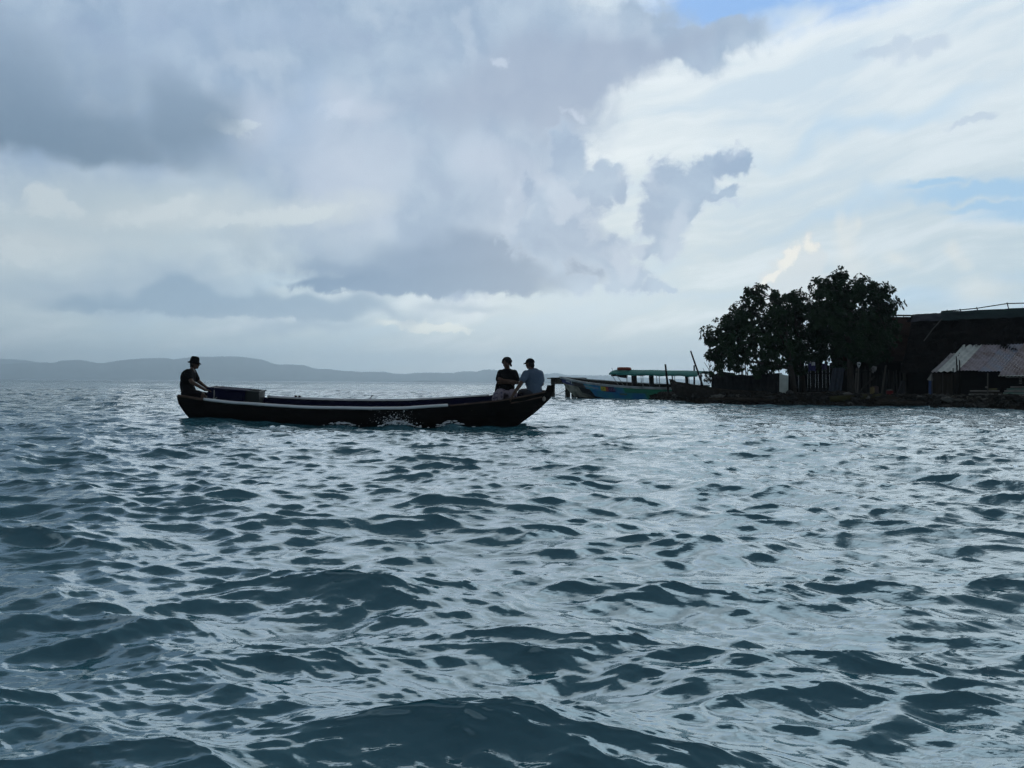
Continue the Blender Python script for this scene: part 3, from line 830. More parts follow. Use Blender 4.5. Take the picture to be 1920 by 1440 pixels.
def build_people():
    skin = mat('brown_skin', (0.115, 0.062, 0.042), 0.5, 0.35, noise=(14, (0.09, 0.048, 0.032), (1, 1, 1), 0.4, 0.7))
    black = mat('black_cotton', (0.012, 0.012, 0.014), 0.9, 0.1, bump=(18, 0.4, 0.01, (1, 1, 1)))
    shorts = mat('dark_shorts', (0.016, 0.015, 0.018), 0.9, 0.1)
    hairm = mat('black_hair', (0.008, 0.007, 0.007), 0.6, 0.25, bump=(60, 0.6, 0.01, (1, 1, 1)))
    def P(px, py, d=0.0): return at(px, py, CY + d)

    # --- helmsman, seen from his right side, looking along the boat
    r = thing('person', 'person in black shirt and bucket hat seated at the stern beside the blue box', 'person', P(352, 742))
    hip = P(354, 736, 0); waist = P(350, 722, 0); chest = P(354, 704, 0); neck0 = P(359, 696, 0); hc = P(365, 682.5, 0)
    F = frame((1, -.12, -.02))
    b = MB(); add_head(b, hc, F, 1.0)
    b.capsule(neck0 + Vector((0, 0, -.02)), hc + F @ Vector((0, -.02, -.05)), .062, .055)
    b.capsule(hip, waist, .15, .135); b.capsule(waist, chest, .135, .14); b.capsule(chest, neck0, .135, .07)
    for s, sh, el, wr in ((-1, P(353.5, 698.5, -.19), P(359, 716, -.26), P(384.5, 731.0, -.20)), (1, P(361, 697, .17), P(371, 714, .20), P(388, 727.2, .10))):
        limb(b, [chest + (sh - chest) * .3, sh, el, wr], [.07, .068, .046, .030])
        add_hand(b, wr, (1, .15, -.12), (0, 0, -1), .75, s)
    for s in (-1, 1):
        k = P(379, 741, s * .13); a = P(388, 756, s * .10)
        limb(b, [hip + Vector((0, s * .08, -.02)), k, a], [.095, .065, .045]); b.capsule(a, a + Vector((.16, 0, -.02)), .045, .035)
    fuse('body', b, .010, skin, r)
    b = MB(); b.capsule(P(354.5, 737, 0), waist, .168, .150); b.capsule(waist, chest, .152, .155); b.capsule(chest, neck0 + Vector((-.01, 0, -.05)), .152, .085)
    b.ell(P(352, 709, 0), (.155, .185, .20)); b.capsule(P(353.5, 699, -.17), P(360, 698, .15), .085, .085)
    limb(b, [chest, P(353.5, 698.5, -.185), P(357, 709, -.225)], [.10, .085, .072]); limb(b, [chest, P(361, 697, .165), P(369, 711, .195)], [.10, .085, .070])
    fuse('shirt', b, .014, black, r, 4)
    b = MB()
    for s in (-1, 1): limb(b, [hip + Vector((0, s * .075, -.03)), P(374, 740, s * .13)], [.125, .09])
    b.capsule(hip + Vector((0, -.08, -.02)), hip + Vector((0, .08, -.02)), .14, .14); fuse('shorts', b, .016, shorts, r, 3)
    b = MB(); b.ell(hc + F @ Vector((0, -.035, -.01)), (.080, .070, .085), F, 14, 10, .12, 3); b.ell(hc + F @ Vector((0, -.07, -.06)), (.055, .035, .04), F, 10, 8, .3, 5)
    fuse('hair', b, .012, hairm, r, 2)
    # bucket hat: crown tapering upward, short sloping brim
    b = MB(); ht = F @ Euler((R(-9), 0, 0)).to_matrix(); base = hc + F @ Vector((0, -.005, .048)); g = []
    for h, rad in ((-.032, .142), (-.026, .146), (.0, .108), (.012, .100), (.065, .094), (.104, .083), (.121, .066), (.128, .03), (.129, .002)):
        g.append([base + ht @ Vector((rad * .93 * math.cos(t), rad * 1.04 * math.sin(t), h + (.004 * math.sin(3 * t) if rad > .12 else 0))) for t in np.linspace(0, 2 * math.pi, 28, endpoint=False)])
    b.grid(g, close=True); b.build('bucket_hat', mat('black_canvas', (0.010, 0.010, 0.012), 0.9, 0.1), r, smooth=True)
    add_eyes(r, hc, F)
    # pale strap glimpsed at the collar
    b = MB(); b.tube([P(362, 691, -.10), P(364.5, 694.5, -.115), P(366, 698, -.10)], .010, 6); b.build('collar_trim', mat('pale_cloth', (0.30, 0.29, 0.28), 0.9), r)

    # --- curly-haired sitter facing the camera, arms folded
    r = thing('person', 'person with curly dark hair, black shirt and folded arms facing the camera near the bow', 'person', P(952, 745, .2))
    D = .22
    hip = P(952, 738, D); waist = P(951, 722, D - .01); chest = P(951, 703, D); neck0 = P(951, 693, D - .02); hc = P(950.0, 682, D - .08)
    F = frame((-.45, -.88, -.22))
    b = MB(); add_head(b, hc, F); b.capsule(neck0, hc + F @ Vector((0, -.02, -.05)), .060, .055)
    b.capsule(hip + Vector((-.05, 0, 0)), hip + Vector((.05, 0, 0)), .14, .14); b.capsule(hip, waist, .15, .14); b.capsule(waist, chest, .14, .145); b.capsule(chest, neck0, .13, .07)
    shL, shR = P(938.5, 699, D), P(964.5, 699, D)
    elL, elR = P(934.5, 716.5, D - .14), P(969.5, 717, D - .14)
    limb(b, [chest, shL, elL, P(957, 717.5, D - .27)], [.09, .066, .046, .032]); add_hand(b, P(957, 717.5, D - .27), (1, .25, .0), (.25, 1, 0), .5, 1)
    limb(b, [chest, shR, elR, P(944.5, 713.0, D - .29)], [.09, .066, .046, .032]); add_hand(b, P(944.5, 713, D - .29), (-1, .2, .35), (0, 1, -.2), .45, -1)
    knees = []
    for kx, ky, s in ((937, 737.5, -1), (962, 738.5, 1)):
        k = P(kx, ky, D - .34); a = P(kx - 2, 757, D - .30); knees.append(k)
        limb(b, [hip + Vector((s * .09, 0, -.02)), k, a], [.09, .065, .045]); b.capsule(a, a + Vector((-.03, -.13, -.02)), .042, .034)
    fuse('body', b, .010, skin, r)
    b = MB(); b.capsule(P(951, 738, D), waist, .185, .165); b.ell((waist + chest) / 2 + Vector((0, 0, .02)), (.205, .165, .26)); b.ell(chest + Vector((0, 0, .02)), (.205, .155, .13))
    b.capsule(P(943, 700, D), P(960, 700, D), .078, .078); b.capsule(chest, neck0 + Vector((0, 0, -.035)), .14, .085)
    limb(b, [shL, P(935, 711, D - .11)], [.078, .074]); limb(b, [shR, P(968.8, 711.5, D - .11)], [.078, .074])
    b.capsule(P(934, 722, D), P(932.5, 741, D + .02), .06, .075)
    fuse('shirt', b, .014, black, r, 4)
    floral = mat('floral_print', (0.34, 0.28, 0.32), 0.85, 0.1, noise=(16, (0.10, 0.09, 0.15), (1, 1, 1), 0.50, 0.60), bump=(9, 0.5, 0.03, (1, 1, 1)))
    b = MB(); b.capsule(hip + Vector((-.07, -.05, -.02)), hip + Vector((.08, -.05, -.02)), .14, .14)
    for k, s in zip(knees, (-1, 1)):
        limb(b, [hip + Vector((s * .09, -.03, -.01)), k + Vector((0, 0, .012)), k + Vector((-.02, .02, -.30))], [.125, .098, .09])
    b.capsule(knees[0] + Vector((.05, .05, .02)), knees[1] + Vector((-.04, .05, .015)), .06, .06)
    b.ell(knees[0] + Vector((-.08, .0, -.10)), (.10, .09, .13), None, 12, 8, .25, 2)
    fuse('trousers', b, .014, floral, r, 3)
    b = MB(); rr = random.Random(5)
    b.ell(hc + F @ Vector((0, -.03, .045)), (.100, .098, .088), F, 16, 10, .15, 7)
    for i in range(60):
        t = rr.uniform(0, 2 * math.pi); ph = rr.uniform(-.25, 1.3)
        v = Vector((math.cos(ph) * math.cos(t), math.cos(ph) * math.sin(t), math.sin(ph)))
        if v.y > .55 and v.z < .22: continue
        b.ell(hc + F @ Vector((v.x * .100, v.y * .100 - .025, v.z * .098 + .035)), (.026, .026, .026), F, 8, 6)
    for s in (-1, 1):
        for q in range(4): b.ell(hc + F @ Vector((s * .080, -.02 - .01 * q, .02 - .025 * q)), (.024, .032, .026), F, 8, 6)
    fuse('hair', b, .009, hairm, r, 1); add_eyes(r, hc, F)

    # --- sitter in cap and pale blue tee, back to the camera, propped on one arm
    r = thing('person', 'person in dark cap and pale blue tee seated in the bow facing away', 'person', P(1001, 742, -.05))
    hip = P(1002, 737, -.02); waist = P(1001, 722, -.03); chest = P(1000, 704, -.03); neck0 = P(996, 694.5, -.05); hc = P(993.5, 682.5, -.02)
    F = frame((-.80, .60, -.06))
    B_ = Vector((-.45, .89, 0))                         # way the chest points
    b = MB(); add_head(b, hc, F, .98); b.capsule(neck0, hc + F @ Vector((0, -.02, -.04)), .064, .056)
    b.capsule(hip + Vector((-.05, 0, 0)), hip + Vector((.05, 0, 0)), .145, .145); b.capsule(hip, waist, .15, .14); b.capsule(waist, chest, .14, .145); b.capsule(chest, neck0, .13, .07)
    shL, shR = P(986, 700.5, -.10), P(1012.5, 700.5, .06)
    wL = P(961.5, 741, -.42)
    limb(b, [chest, shL, P(975.5, 721, -.30), wL], [.09, .068, .048, .032]); add_hand(b, wL, (-.45, .05, -.75), (.3, .5, -.4), .35, -1)
    limb(b, [chest, shR, P(1016, 720, .26), P(1000, 731, .42)], [.09, .068, .048, .032]); add_hand(b, P(1000, 731, .42), (-.9, .2, -.2), (0, 0, -1), .5, 1)
    for kx, d, s in ((978, .30, -1), (990, .44, 1)):
        k = P(kx, 737, d); a = P(kx - 6, 757, d + .05)
        limb(b, [hip + Vector((s * .07, s * .05, -.02)), k, a], [.095, .068, .046]); b.capsule(a, a + Vector((-.12, .06, -.02)), .042, .034)
    fuse('body', b, .010, skin, r)
    tee = mat('pale_blue_cotton', (0.13, 0.18, 0.25), 0.9, 0.1, noise=(5, (0.10, 0.14, 0.21), (1, 1, 1), 0.35, 0.7), bump=(7, 0.7, 0.04, (1, 1, 1.6)))
    b = MB(); b.capsule(P(1003, 737.5, -.03), waist, .180, .165); b.ell((waist + chest) / 2 + Vector((.01, 0, .01)), (.215, .165, .27)); b.ell(chest + Vector((.01, 0, .02)), (.215, .155, .13))
    b.capsule(P(989.5, 701, -.07), P(1010, 700.5, .03), .082, .082); b.capsule(chest, neck0 + Vector((0, 0, -.03)), .14, .088)
    limb(b, [shL, P(980, 712.5, -.23)], [.082, .080]); limb(b, [shR, P(1015, 713, .20)], [.082, .080])
    fuse('tee_shirt', b, .014, tee, r, 4)
    b = MB(); 
    for kx, d, s in ((978, .30, -1), (990, .44, 1)): limb(b, [hip + Vector((s * .06, s * .05, -.01)), P(kx, 736.5, d)], [.13, .095])
    b.capsule(hip + Vector((-.07, 0, -.02)), hip + Vector((.07, 0, -.02)), .15, .15); fuse('shorts', b, .016, mat('grey_shorts', (0.055, 0.058, 0.072), 0.9), r, 3)
    b = MB(); b.ell(hc + F @ Vector((0, -.03, .0)), (.080, .076, .085), F, 14, 10, .08, 3); b.capsule(hc + F @ Vector((0, -.07, -.03)), hc + F @ Vector((0, -.065, -.07)), .05, .045); fuse('hair', b, .012, hairm, r, 2)
    # cap: domed crown, button, curved peak
    ct = F @ Euler((R(4), 0, 0)).to_matrix(); base = hc + F @ Vector((0, -.008, .030)); b = MB(); g = []
    for i in range(9):
        ph = i / 8 * math.pi / 2
        g.append([base + ct @ Vector((.092 * math.cos(ph) * math.cos(t), .112 * math.cos(ph) * math.sin(t), .100 * math.sin(ph))) for t in np.linspace(0, 2 * math.pi, 28, endpoint=False)])
    b.grid(g, close=True)
    o = b.build('cap', mat('dark_cap', (0.012, 0.013, 0.016), 0.85, 0.1), r, smooth=True)
    b = MB(); g = []
    for q in (0, .35, .7, 1):
        g.append([base + ct @ Vector((x * .075, .098 * math.sqrt(max(0, 1 - (x * .62) ** 2)) + q * .075 * (1 - .35 * x * x), .004 - .012 * x * x - .028 * q * q)) for x in np.linspace(-1, 1, 13)])
    top = len(b.v); b.grid(g); k = len(b.v); b.grid([[p + ct @ Vector((0, 0, -.008)) for p in row] for row in g]); b.build('cap_peak', MATS['dark_cap'], r, smooth=True)
    add_eyes(r, hc, F, .98)

# ------------------------------------------------------------------ spray where the hull slaps the sea
def BUMPH(x, y):
    dx, dy, z = sea_height(np.array([x], np.float32), np.array([y], np.float32), np.array([.05], np.float32)); return float(z[0])

def build_spray():
    foam = mat('white_foam_glint', (0.80, 0.83, 0.85), 0.5, 0.3)
    rr = random.Random(11); b = MB()
    ico = [(0, 0, 1), (.9, 0, -.3), (-.45, .78, -.3), (-.45, -.78, -.3)]; icf = [(0, 1, 2), (0, 2, 3), (0, 3, 1), (1, 3, 2)]
    def drop(p, s): 
        b.ell(p, (s * rr.uniform(.7, 1.3), s * rr.uniform(.7, 1.3), s * rr.uniform(.7, 1.4)), None, 6, 4)
    for i in range(210):
        t = rr.gauss(0, 1)
        px = 744 + 19 * t + rr.uniform(-3, 3); py = 797 - abs(rr.gauss(0, 10)) * math.exp(-.25 * t * t) - rr.uniform(0, 3)
        drop(at(px, py, CY - .62 - rr.uniform(0, .22)), rr.choice((.004, .005, .008, .013)))
    for i in range(46):
        drop(at(rr.uniform(690, 775), rr.uniform(768, 792), CY - .60 - rr.uniform(0, .15)), rr.choice((.004, .005, .006)))
    for i in range(30):
        drop(at(rr.gauss(838, 9), 799 - abs(rr.gauss(0, 3)), CY - .60 - rr.uniform(0, .2)), rr.choice((.004, .006, .008)))
    # white blobs along the hull: splash, and bright crests put in as white
    for cx, sxx, n, hmax in ((748, 18, 70, .050), (640, 16, 34, .022), (843, 12, 30, .035), (800, 40, 16, .015)):
        for i in range(n):
            t = rr.gauss(0, 1); px = cx + sxx * t; p = at(px, 799, CY - .60 - rr.uniform(0, .24)); s = rr.uniform(.008, .022)
            p.z = .03 + BUMPH(p.x, p.y) + rr.uniform(0, hmax) * math.exp(-t * t)
            b.ell(p, (s * rr.uniform(1.2, 3.2), s * rr.uniform(.7, 1.3), s * rr.uniform(.35, .8)), None, 7, 5, .3, i)
    o = b.build('spray', foam, None, smooth=True); o['kind'] = 'stuff'
# ------------------------------------------------------------------ moored tour boat
TB = Vector((at(1052, 707, 52).x, 52.0, 0)); TD = Vector((.793, -.61, 0)); TN = Vector((.61, .793, 0))
THEEL = R(6)
def build_tour_boat():
    Lb = 10.2
    cz = mat('boat_cream', (0.40, 0.37, 0.30), 0.6, 0.2, noise=(1.2, (0.11, 0.11, 0.085), (1, 1, 1), 0.46, 0.66))
    navy = mat('boat_navy', (0.015, 0.018, 0.13), 0.4, 0.3)
    grey = mat('boat_grey', (0.10, 0.105, 0.10), 0.6, 0.2, noise=(2.2, (0.035, 0.03, 0.032), (1, 1, 1), 0.42, 0.6))
    teal = mat('boat_teal', (0.05, 0.36, 0.44), 0.45, 0.3, noise=(2.0, (0.03, 0.20, 0.45), (1, 1, 1), 0.35, 0.65))
    blue = mat('boat_blue', (0.02, 0.17, 0.38), 0.45, 0.3, noise=(1.2, (0.03, 0.28, 0.30), (1, 1, 1), 0.4, 0.65))
    green = mat('boat_green', (0.02, 0.28, 0.15), 0.45, 0.3, noise=(1.5, (0.025, 0.19, 0.12), (1, 1, 1), 0.35, 0.65))
    purple = mat('boat_purple', (0.06, 0.025, 0.11), 0.5, 0.3, noise=(2.4, (0.02, 0.05, 0.15), (1, 1, 1), 0.4, 0.6))
    black = mat('boat_bottom', (0.012, 0.013, 0.016), 0.7, 0.2)
    rail = mat('weathered_white', (0.55, 0.58, 0.58), 0.6, 0.2, noise=(2, (0.22, 0.24, 0.25), (1, 1, 1), 0.4, 0.7))
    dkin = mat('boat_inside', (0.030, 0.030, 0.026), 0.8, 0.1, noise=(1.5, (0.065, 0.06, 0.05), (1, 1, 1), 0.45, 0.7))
    canvas = mat('green_canvas', (0.045, 0.25, 0.21), 0.8, 0.15, noise=(1.5, (0.05, 0.20, 0.18), (1, 1, 1), 0.35, 0.65))
    yaw = math.atan2(TD.y, TD.x)
    r = thing('tour_boat', 'wooden passenger boat with green awning and brightly painted hull moored beside the jetty', 'boat', TB, (0, 0, yaw))
    WM[r] = Matrix.Translation(TB) @ Matrix.Rotation(yaw, 4, 'Z')
    r.rotation_euler = WM[r].to_euler()
    Hm = Matrix.Rotation(THEEL, 4, 'X')
    def w(X, y, z): return WM[r] @ (Hm @ Vector((X, y, z)))
    # local x from bow aft, near side is -y
    T = [(0, 1.40), (.05, 1.33), (.17, 1.17), (.36, 1.00), (.6, .87), (1, .80)]
    W = [(0, .03), (.05, .22), (.12, .5), (.25, .82), (.45, 1.0), (.9, .95), (1, .88)]
    def T_(u): return lerp_tab(T, u)
    def W_(u): return lerp_tab(W, u)
    # sections: sheer, rubbing strake, step, chine, bottom
    def sect(u):
        t, wd = T_(u), W_(u)
        ch = .62 - .50 * min(1, u / .32)         # chine height falls quickly from the bow
        st = .55 * t + .45 * ch - .02
        return [(wd, t), (wd * .985, t - .075), (wd * .97, t - .085), (wd * .93, st), (wd * .90, st - .015), (wd * .84, ch), (wd * .42, ch * .35 - .12 + .05), (0.0, -.30 + .22 * max(0, 1 - u / .3))]
    def stem(z): return lerp_tab([(-.3, 2.0), (0, 1.25), (.5, .62), (1.0, .25), (1.4, 0.0)], z)
    nu = 64; rows = []; meta = []
    for i in range(nu + 1):
        u = (i / nu) ** 1.25
        s = sect(u)
        near = [(-a, z) for a, z in s]; far = [(a, z) for a, z in s[::-1]]
        row = []
        for a, z in near + far:
            x0 = stem(z); row.append(w(x0 + u * (Lb - x0), a, z))
        rows.append(row)
    b = MB(); b.grid(rows); n = len(rows[0])
    b.f.append(tuple(nu * n + k for k in range(n)))
    o = b.build('hull', rail, r)
    for m in (navy, grey, teal, blue, green, purple, cz, black): o.data.materials.append(m)
    # 0 rail 1 navy 2 grey 3 teal 4 blue 5 green 6 purple 7 cream 8 black
    inv = WM[r].inverted()
    for p in o.data.polygons:
        if len(p.vertices) > 4: p.material_index = 5; continue
        k = min(v % n for v in p.vertices); k = min(k, 2 * 8 - 2 - k) if k < 15 else 0
        X = p.center.x
        if k <= 1: p.material_index = 0
        elif k in (2, 3): p.material_index = 1 if X < 1.15 else 2 if X < 2.4 else 3 if X < 3.7 else 6 if X < 4.75 else 4 if X < 5.4 else 5
        elif k == 4: p.material_index = 7 if X < 1.9 else 8 if X < 2.9 else 4 if X < 6.8 else 5
        elif k == 5: p.material_index = 7 if X < 2.7 else 8
        else: p.material_index = 8
    # inside faces
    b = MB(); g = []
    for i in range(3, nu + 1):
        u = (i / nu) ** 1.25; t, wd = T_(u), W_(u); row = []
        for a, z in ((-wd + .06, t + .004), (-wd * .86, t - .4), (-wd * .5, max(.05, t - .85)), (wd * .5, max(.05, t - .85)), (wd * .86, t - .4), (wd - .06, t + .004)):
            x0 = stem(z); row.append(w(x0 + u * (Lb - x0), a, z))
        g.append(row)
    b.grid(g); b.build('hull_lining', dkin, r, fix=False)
    for sd in (-1, 1):
        b = MB(); ps = [(i / 40) for i in range(0, 41)]
        pts = [w(stem(T_(u)) + u * (Lb - stem(T_(u))), sd * (W_(u) - .03), T_(u) + .03) for u in ps]
        for i in range(40): b.bar(pts[i], pts[i + 1], .13, .06)
        b.build('gunwale', rail, r)
    # near-side surface point for painted marks
    def side(X, f, outw=.012):                   # f: 0 top of the upper strake .. 1 its foot
        u = X / Lb
        for _ in range(12):
            s = sect(u); a = s[2][0] + (s[3][0] - s[2][0]) * f; z = s[2][1] + (s[3][1] - s[2][1]) * f
            x0 = stem(z); u += (X - (x0 + u * (Lb - x0))) / Lb
        return w(X, -a - outw, z)
    def panel(nm, X0, X1, f0, f1, m, outw=.010):
        b = MB(); b.slab([side(X0, f1, outw), side(X1, f1, outw), side(X1, f0, outw), side(X0, f0, outw)], .008); return b.build(nm, m, r)
    panel('name_plate', .62, 1.0, .12, .50, mat('plate_white', (0.42, 0.43, 0.50), 0.6))
    panel('divider', 1.12, 1.19, .0, .72, rail)
    panel('mural', 3.66, 4.05, .08, .92, mat('mural_yellow', (0.60, 0.48, 0.03), 0.6, noise=(3.2, (0.05, 0.18, 0.04), (1, 1, 1), 0.45, 0.6)))
    panel('mural', 4.05, 4.24, .08, .92, mat('mural_red', (0.42, 0.08, 0.05), 0.6))
    # brushed lettering, as far as it can be read
    cu = bpy.data.curves.new('lettering', 'FONT'); cu.body = 'Salamacn'; cu.size = .34; cu.shear = .25; cu.extrude = .004; cu.space_character = .95
    to = bpy.data.objects.new('lettering', cu); col.objects.link(to); me = bpy.data.meshes.new_from_object(to.evaluated_get(bpy.context.evaluated_depsgraph_get()))
    bpy.data.objects.remove(to)
    wmax = max(v.co.x for v in me.vertices)
    for v in me.vertices:
        X = 2.32 + v.co.x / wmax * 1.15; f = .62 - v.co.y * 1.9 + .12 * (v.co.x / wmax)
        v.co = inv @ side(X, f, .016 + v.co.z)
    link('lettering', me, mat('lettering_white', (0.50, 0.50, 0.48), 0.7), r)
    b = MB(); q = random.Random(4)                # scribbled tag further aft
    for i in range(7):
        X = 4.35 + i * .085
        b.tube([side(X + q.uniform(-.03, .03), f, .014) for f in (.18 + q.uniform(0, .2), .5, .62 + q.uniform(0, .25))] , .014, 5)
    b.build('painted_scribble', mat('scribble_lilac', (0.20, 0.15, 0.27), 0.7), r)
    panel('painted_leaf', 5.05, 5.55, 1.25, 1.55, mat('leaf_green', (0.12, 0.20, 0.13), 0.7), .0)
    # awning: shallow barrel of canvas with a hanging valance
    X0, X1 = 4.35, 10.25
    def roof(X, a):                              # a in -1..1 across
        zz = 1.74 + .15 * (1 - a * a) ** .8 - .02 * (X - X0) + .018 * math.sin((X - X0) * 3.1) * abs(a)
        return w(X, a * .92, zz)
    b = MB(); g = []
    for X in np.linspace(X0, X1, 40):
        row = [roof(X, -1) + Vector((0, 0, -.09 + .012 * math.sin(X * 7)))]
        row += [roof(X, a) for a in np.linspace(-1, 1, 15)]
        row += [roof(X, 1) + Vector((0, 0, -.08))]
        row += [roof(X, a) + Vector((0, 0, -.03)) for a in np.linspace(.97, -.97, 13)]
        g.append(row)
    b.grid(g, close=True); k = len(g[0]); b.f.append(tuple(range(k))); b.f.append(tuple(len(b.v) - k + i for i in range(k)))
    b.build('awning', canvas, r, smooth=True).data.set_sharp_from_angle(angle=R(40))
    pm = mat('painted_post', (0.26, 0.27, 0.27), 0.5)
    def gun(X, sd):
        u = X / Lb
        return w(X, sd * (W_(u) - .04), T_(u) + .03)
    for sd in (-1, 1):
        for X in (5.6, 6.7, 7.8, 8.8, 9.7):
            b = MB(); b.tube([gun(X, sd), roof(X, sd * .96) + Vector((0, 0, -.04))], .022, 6); b.build('post', pm, r)
    for Xa, Xb in ((4.45, 5.05), (4.8, 5.4)):
        b = MB(); b.tube([roof(Xa, -.95) + Vector((0, 0, -.05)), gun(Xb, -1)], .018, 6); b.build('stay', pm, r)
    for X, s in ((5.55, .30), (6.75, .26), (9.1, .16)):
        b = MB(); c = (gun(X, .3) + roof(X, .3)) / 2; b.bar(w(X, .1, .35), roof(X, .1) + Vector((0, 0, -.06)), s, s, (1, 0, 0)); b.build('console', mat('dark_console', (0.012, 0.014, 0.02), 0.6), r)
    # tarpaulins rolled under the front of the awning
    b = MB(); b.tube([w(3.7, .55, 1.50), w(4.1, .4, 1.56), w(4.6, .2, 1.52), w(5.0, .1, 1.45)], [.10, .13, .16, .12], 10); b.build('rolled_tarpaulin', mat('dark_tarpaulin', (0.010, 0.010, 0.013), 0.7), r, smooth=True)
    b = MB(); g = []
    for X in np.linspace(4.4, 7.1, 12):
        t = (X - 4.4) / 2.7
        dip = .30 * math.sin(math.pi * min(1, t * 1.05)) + .06
        g.append([roof(X, a) + Vector((0, 0, -.08 - dip * (1 - .3 * a) * q)) for a, q in ((-.2, 0.1), (.2, .6), (.6, 1.0), (.9, .5))])
    b.grid(g); b.build('blue_tarpaulin', mat('blue_tarpaulin', (0.02, 0.035, 0.13), 0.6), r, smooth=True, fix=False)
    b = MB(); b.tube([roof(4.4, -.6), roof(4.35, -.6) + Vector((0, 0, .2))], .012, 5); b.build('line_peg', black, r)
    b = MB(); b.tube([roof(4.55, -.1), roof(4.5, -.1) + Vector((0, 0, .18))], .012, 5); b.build('line_peg', black, r)
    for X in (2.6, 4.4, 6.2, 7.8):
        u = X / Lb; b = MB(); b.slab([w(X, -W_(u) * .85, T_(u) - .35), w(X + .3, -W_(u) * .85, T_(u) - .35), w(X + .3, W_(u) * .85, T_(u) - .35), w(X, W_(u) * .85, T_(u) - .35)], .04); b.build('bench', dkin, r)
    # lifebuoy on the roof
    cc = roof(5.05, -.25) + Vector((0, 0, .085)); b = MB(); g = []
    for i in range(28):
        t = 2 * math.pi * i / 28; c = cc + Vector((math.cos(t) * .34, math.sin(t) * .34, 0))
        g.append([c + Vector((math.cos(t) * .11 * math.cos(p), math.sin(t) * .11 * math.cos(p), .10 * math.sin(p))) for p in np.linspace(0, 2 * math.pi, 12, endpoint=False)])
    g.append(g[0]); b.grid(g, close=True)
    o = b.build('lifebuoy', mat('faded_orange', (0.36, 0.075, 0.045), 0.6), None, smooth=True)
    tag(o, 'faded orange-red lifebuoy lying on the green awning of the tour boat', 'lifebuoy')

def build_jetty():
    con = mat('stained_concrete', (0.060, 0.056, 0.045), 0.9, 0.1, noise=(2.0, (0.020, 0.018, 0.016), (1, 1, 1), 0.4, 0.65), bump=(6, .4, .03, (1, 1, 1)))
    Y = 54.5
    r = thing('jetty', 'short stained concrete jetty on square posts beyond the bow of the canoe', 'jetty', (at(1064, 745, Y).x, Y, 0))
    b = MB(); a = at(1036, 714, Y); e = at(1092, 714, Y + 1.2); b.bar(a, e, .5, .46); b.build('beam', con, r)
    b = MB(); a2 = at(1034, 708.5, Y); b.bar(a2 + Vector((0, .3, -.03)), at(1092, 708.5, Y + 1.2) + Vector((0, .3, -.03)), 1.2, .07); b.build('deck_slab', con, r)
    for px, d, s in ((1037, 0, .24), (1064.5, .3, .31), (1076, .8, .30), (1088, 1.1, .34)):
        p = at(px, 715, Y + d); b = MB(); b.box((p.x, p.y, .25), (s, s, 2.1), (0, 0, .1)); b.build('post', con, r)
    b = MB(); p0 = at(1040, 741.5, Y - .3); p1 = at(1063, 730, Y); b.tube([p0 + (p1 - p0) * t + Vector((0, 0, -.05 * math.sin(math.pi * t))) for t in np.linspace(0, 1, 8)], .018, 5)
    o = b.build('mooring_rope', mat('dark_rope', (0.05, 0.05, 0.05), 0.9), None); tag(o, 'thin dark mooring rope slung between the jetty posts', 'rope')

# ------------------------------------------------------------------ the island shore
SH = [(-50, 90), (6.5, 90), (8.0, 58), (8.3, 47), (8.75, 43.8), (10.0, 41.0), (11.7, 38.6), (13.6, 36.8), (15.7, 35.4), (19, 34.2), (22.2, 33.4), (30, 32), (60, 29)]
def shoreY(x): return lerp_tab(SH, x)
def landz(x, y):
    d = (y - shoreY(x)) * (0.75 if x < 12 else .95)
    if x < 9.2: d = min(d, (x - 8.05) * 1.2)
    t = min(max((d + .35) / 1.5, 0), 1); t = t * t * (3 - 2 * t)
    return -.45 + .98 * t + min(max(d - 1, 0), 12) * .012 + (.05 * mnoise.noise(Vector((x * 1.3, y * 1.3, 0))) + .03 * mnoise.noise(Vector((x * 4, y * 4, 3)))) * t

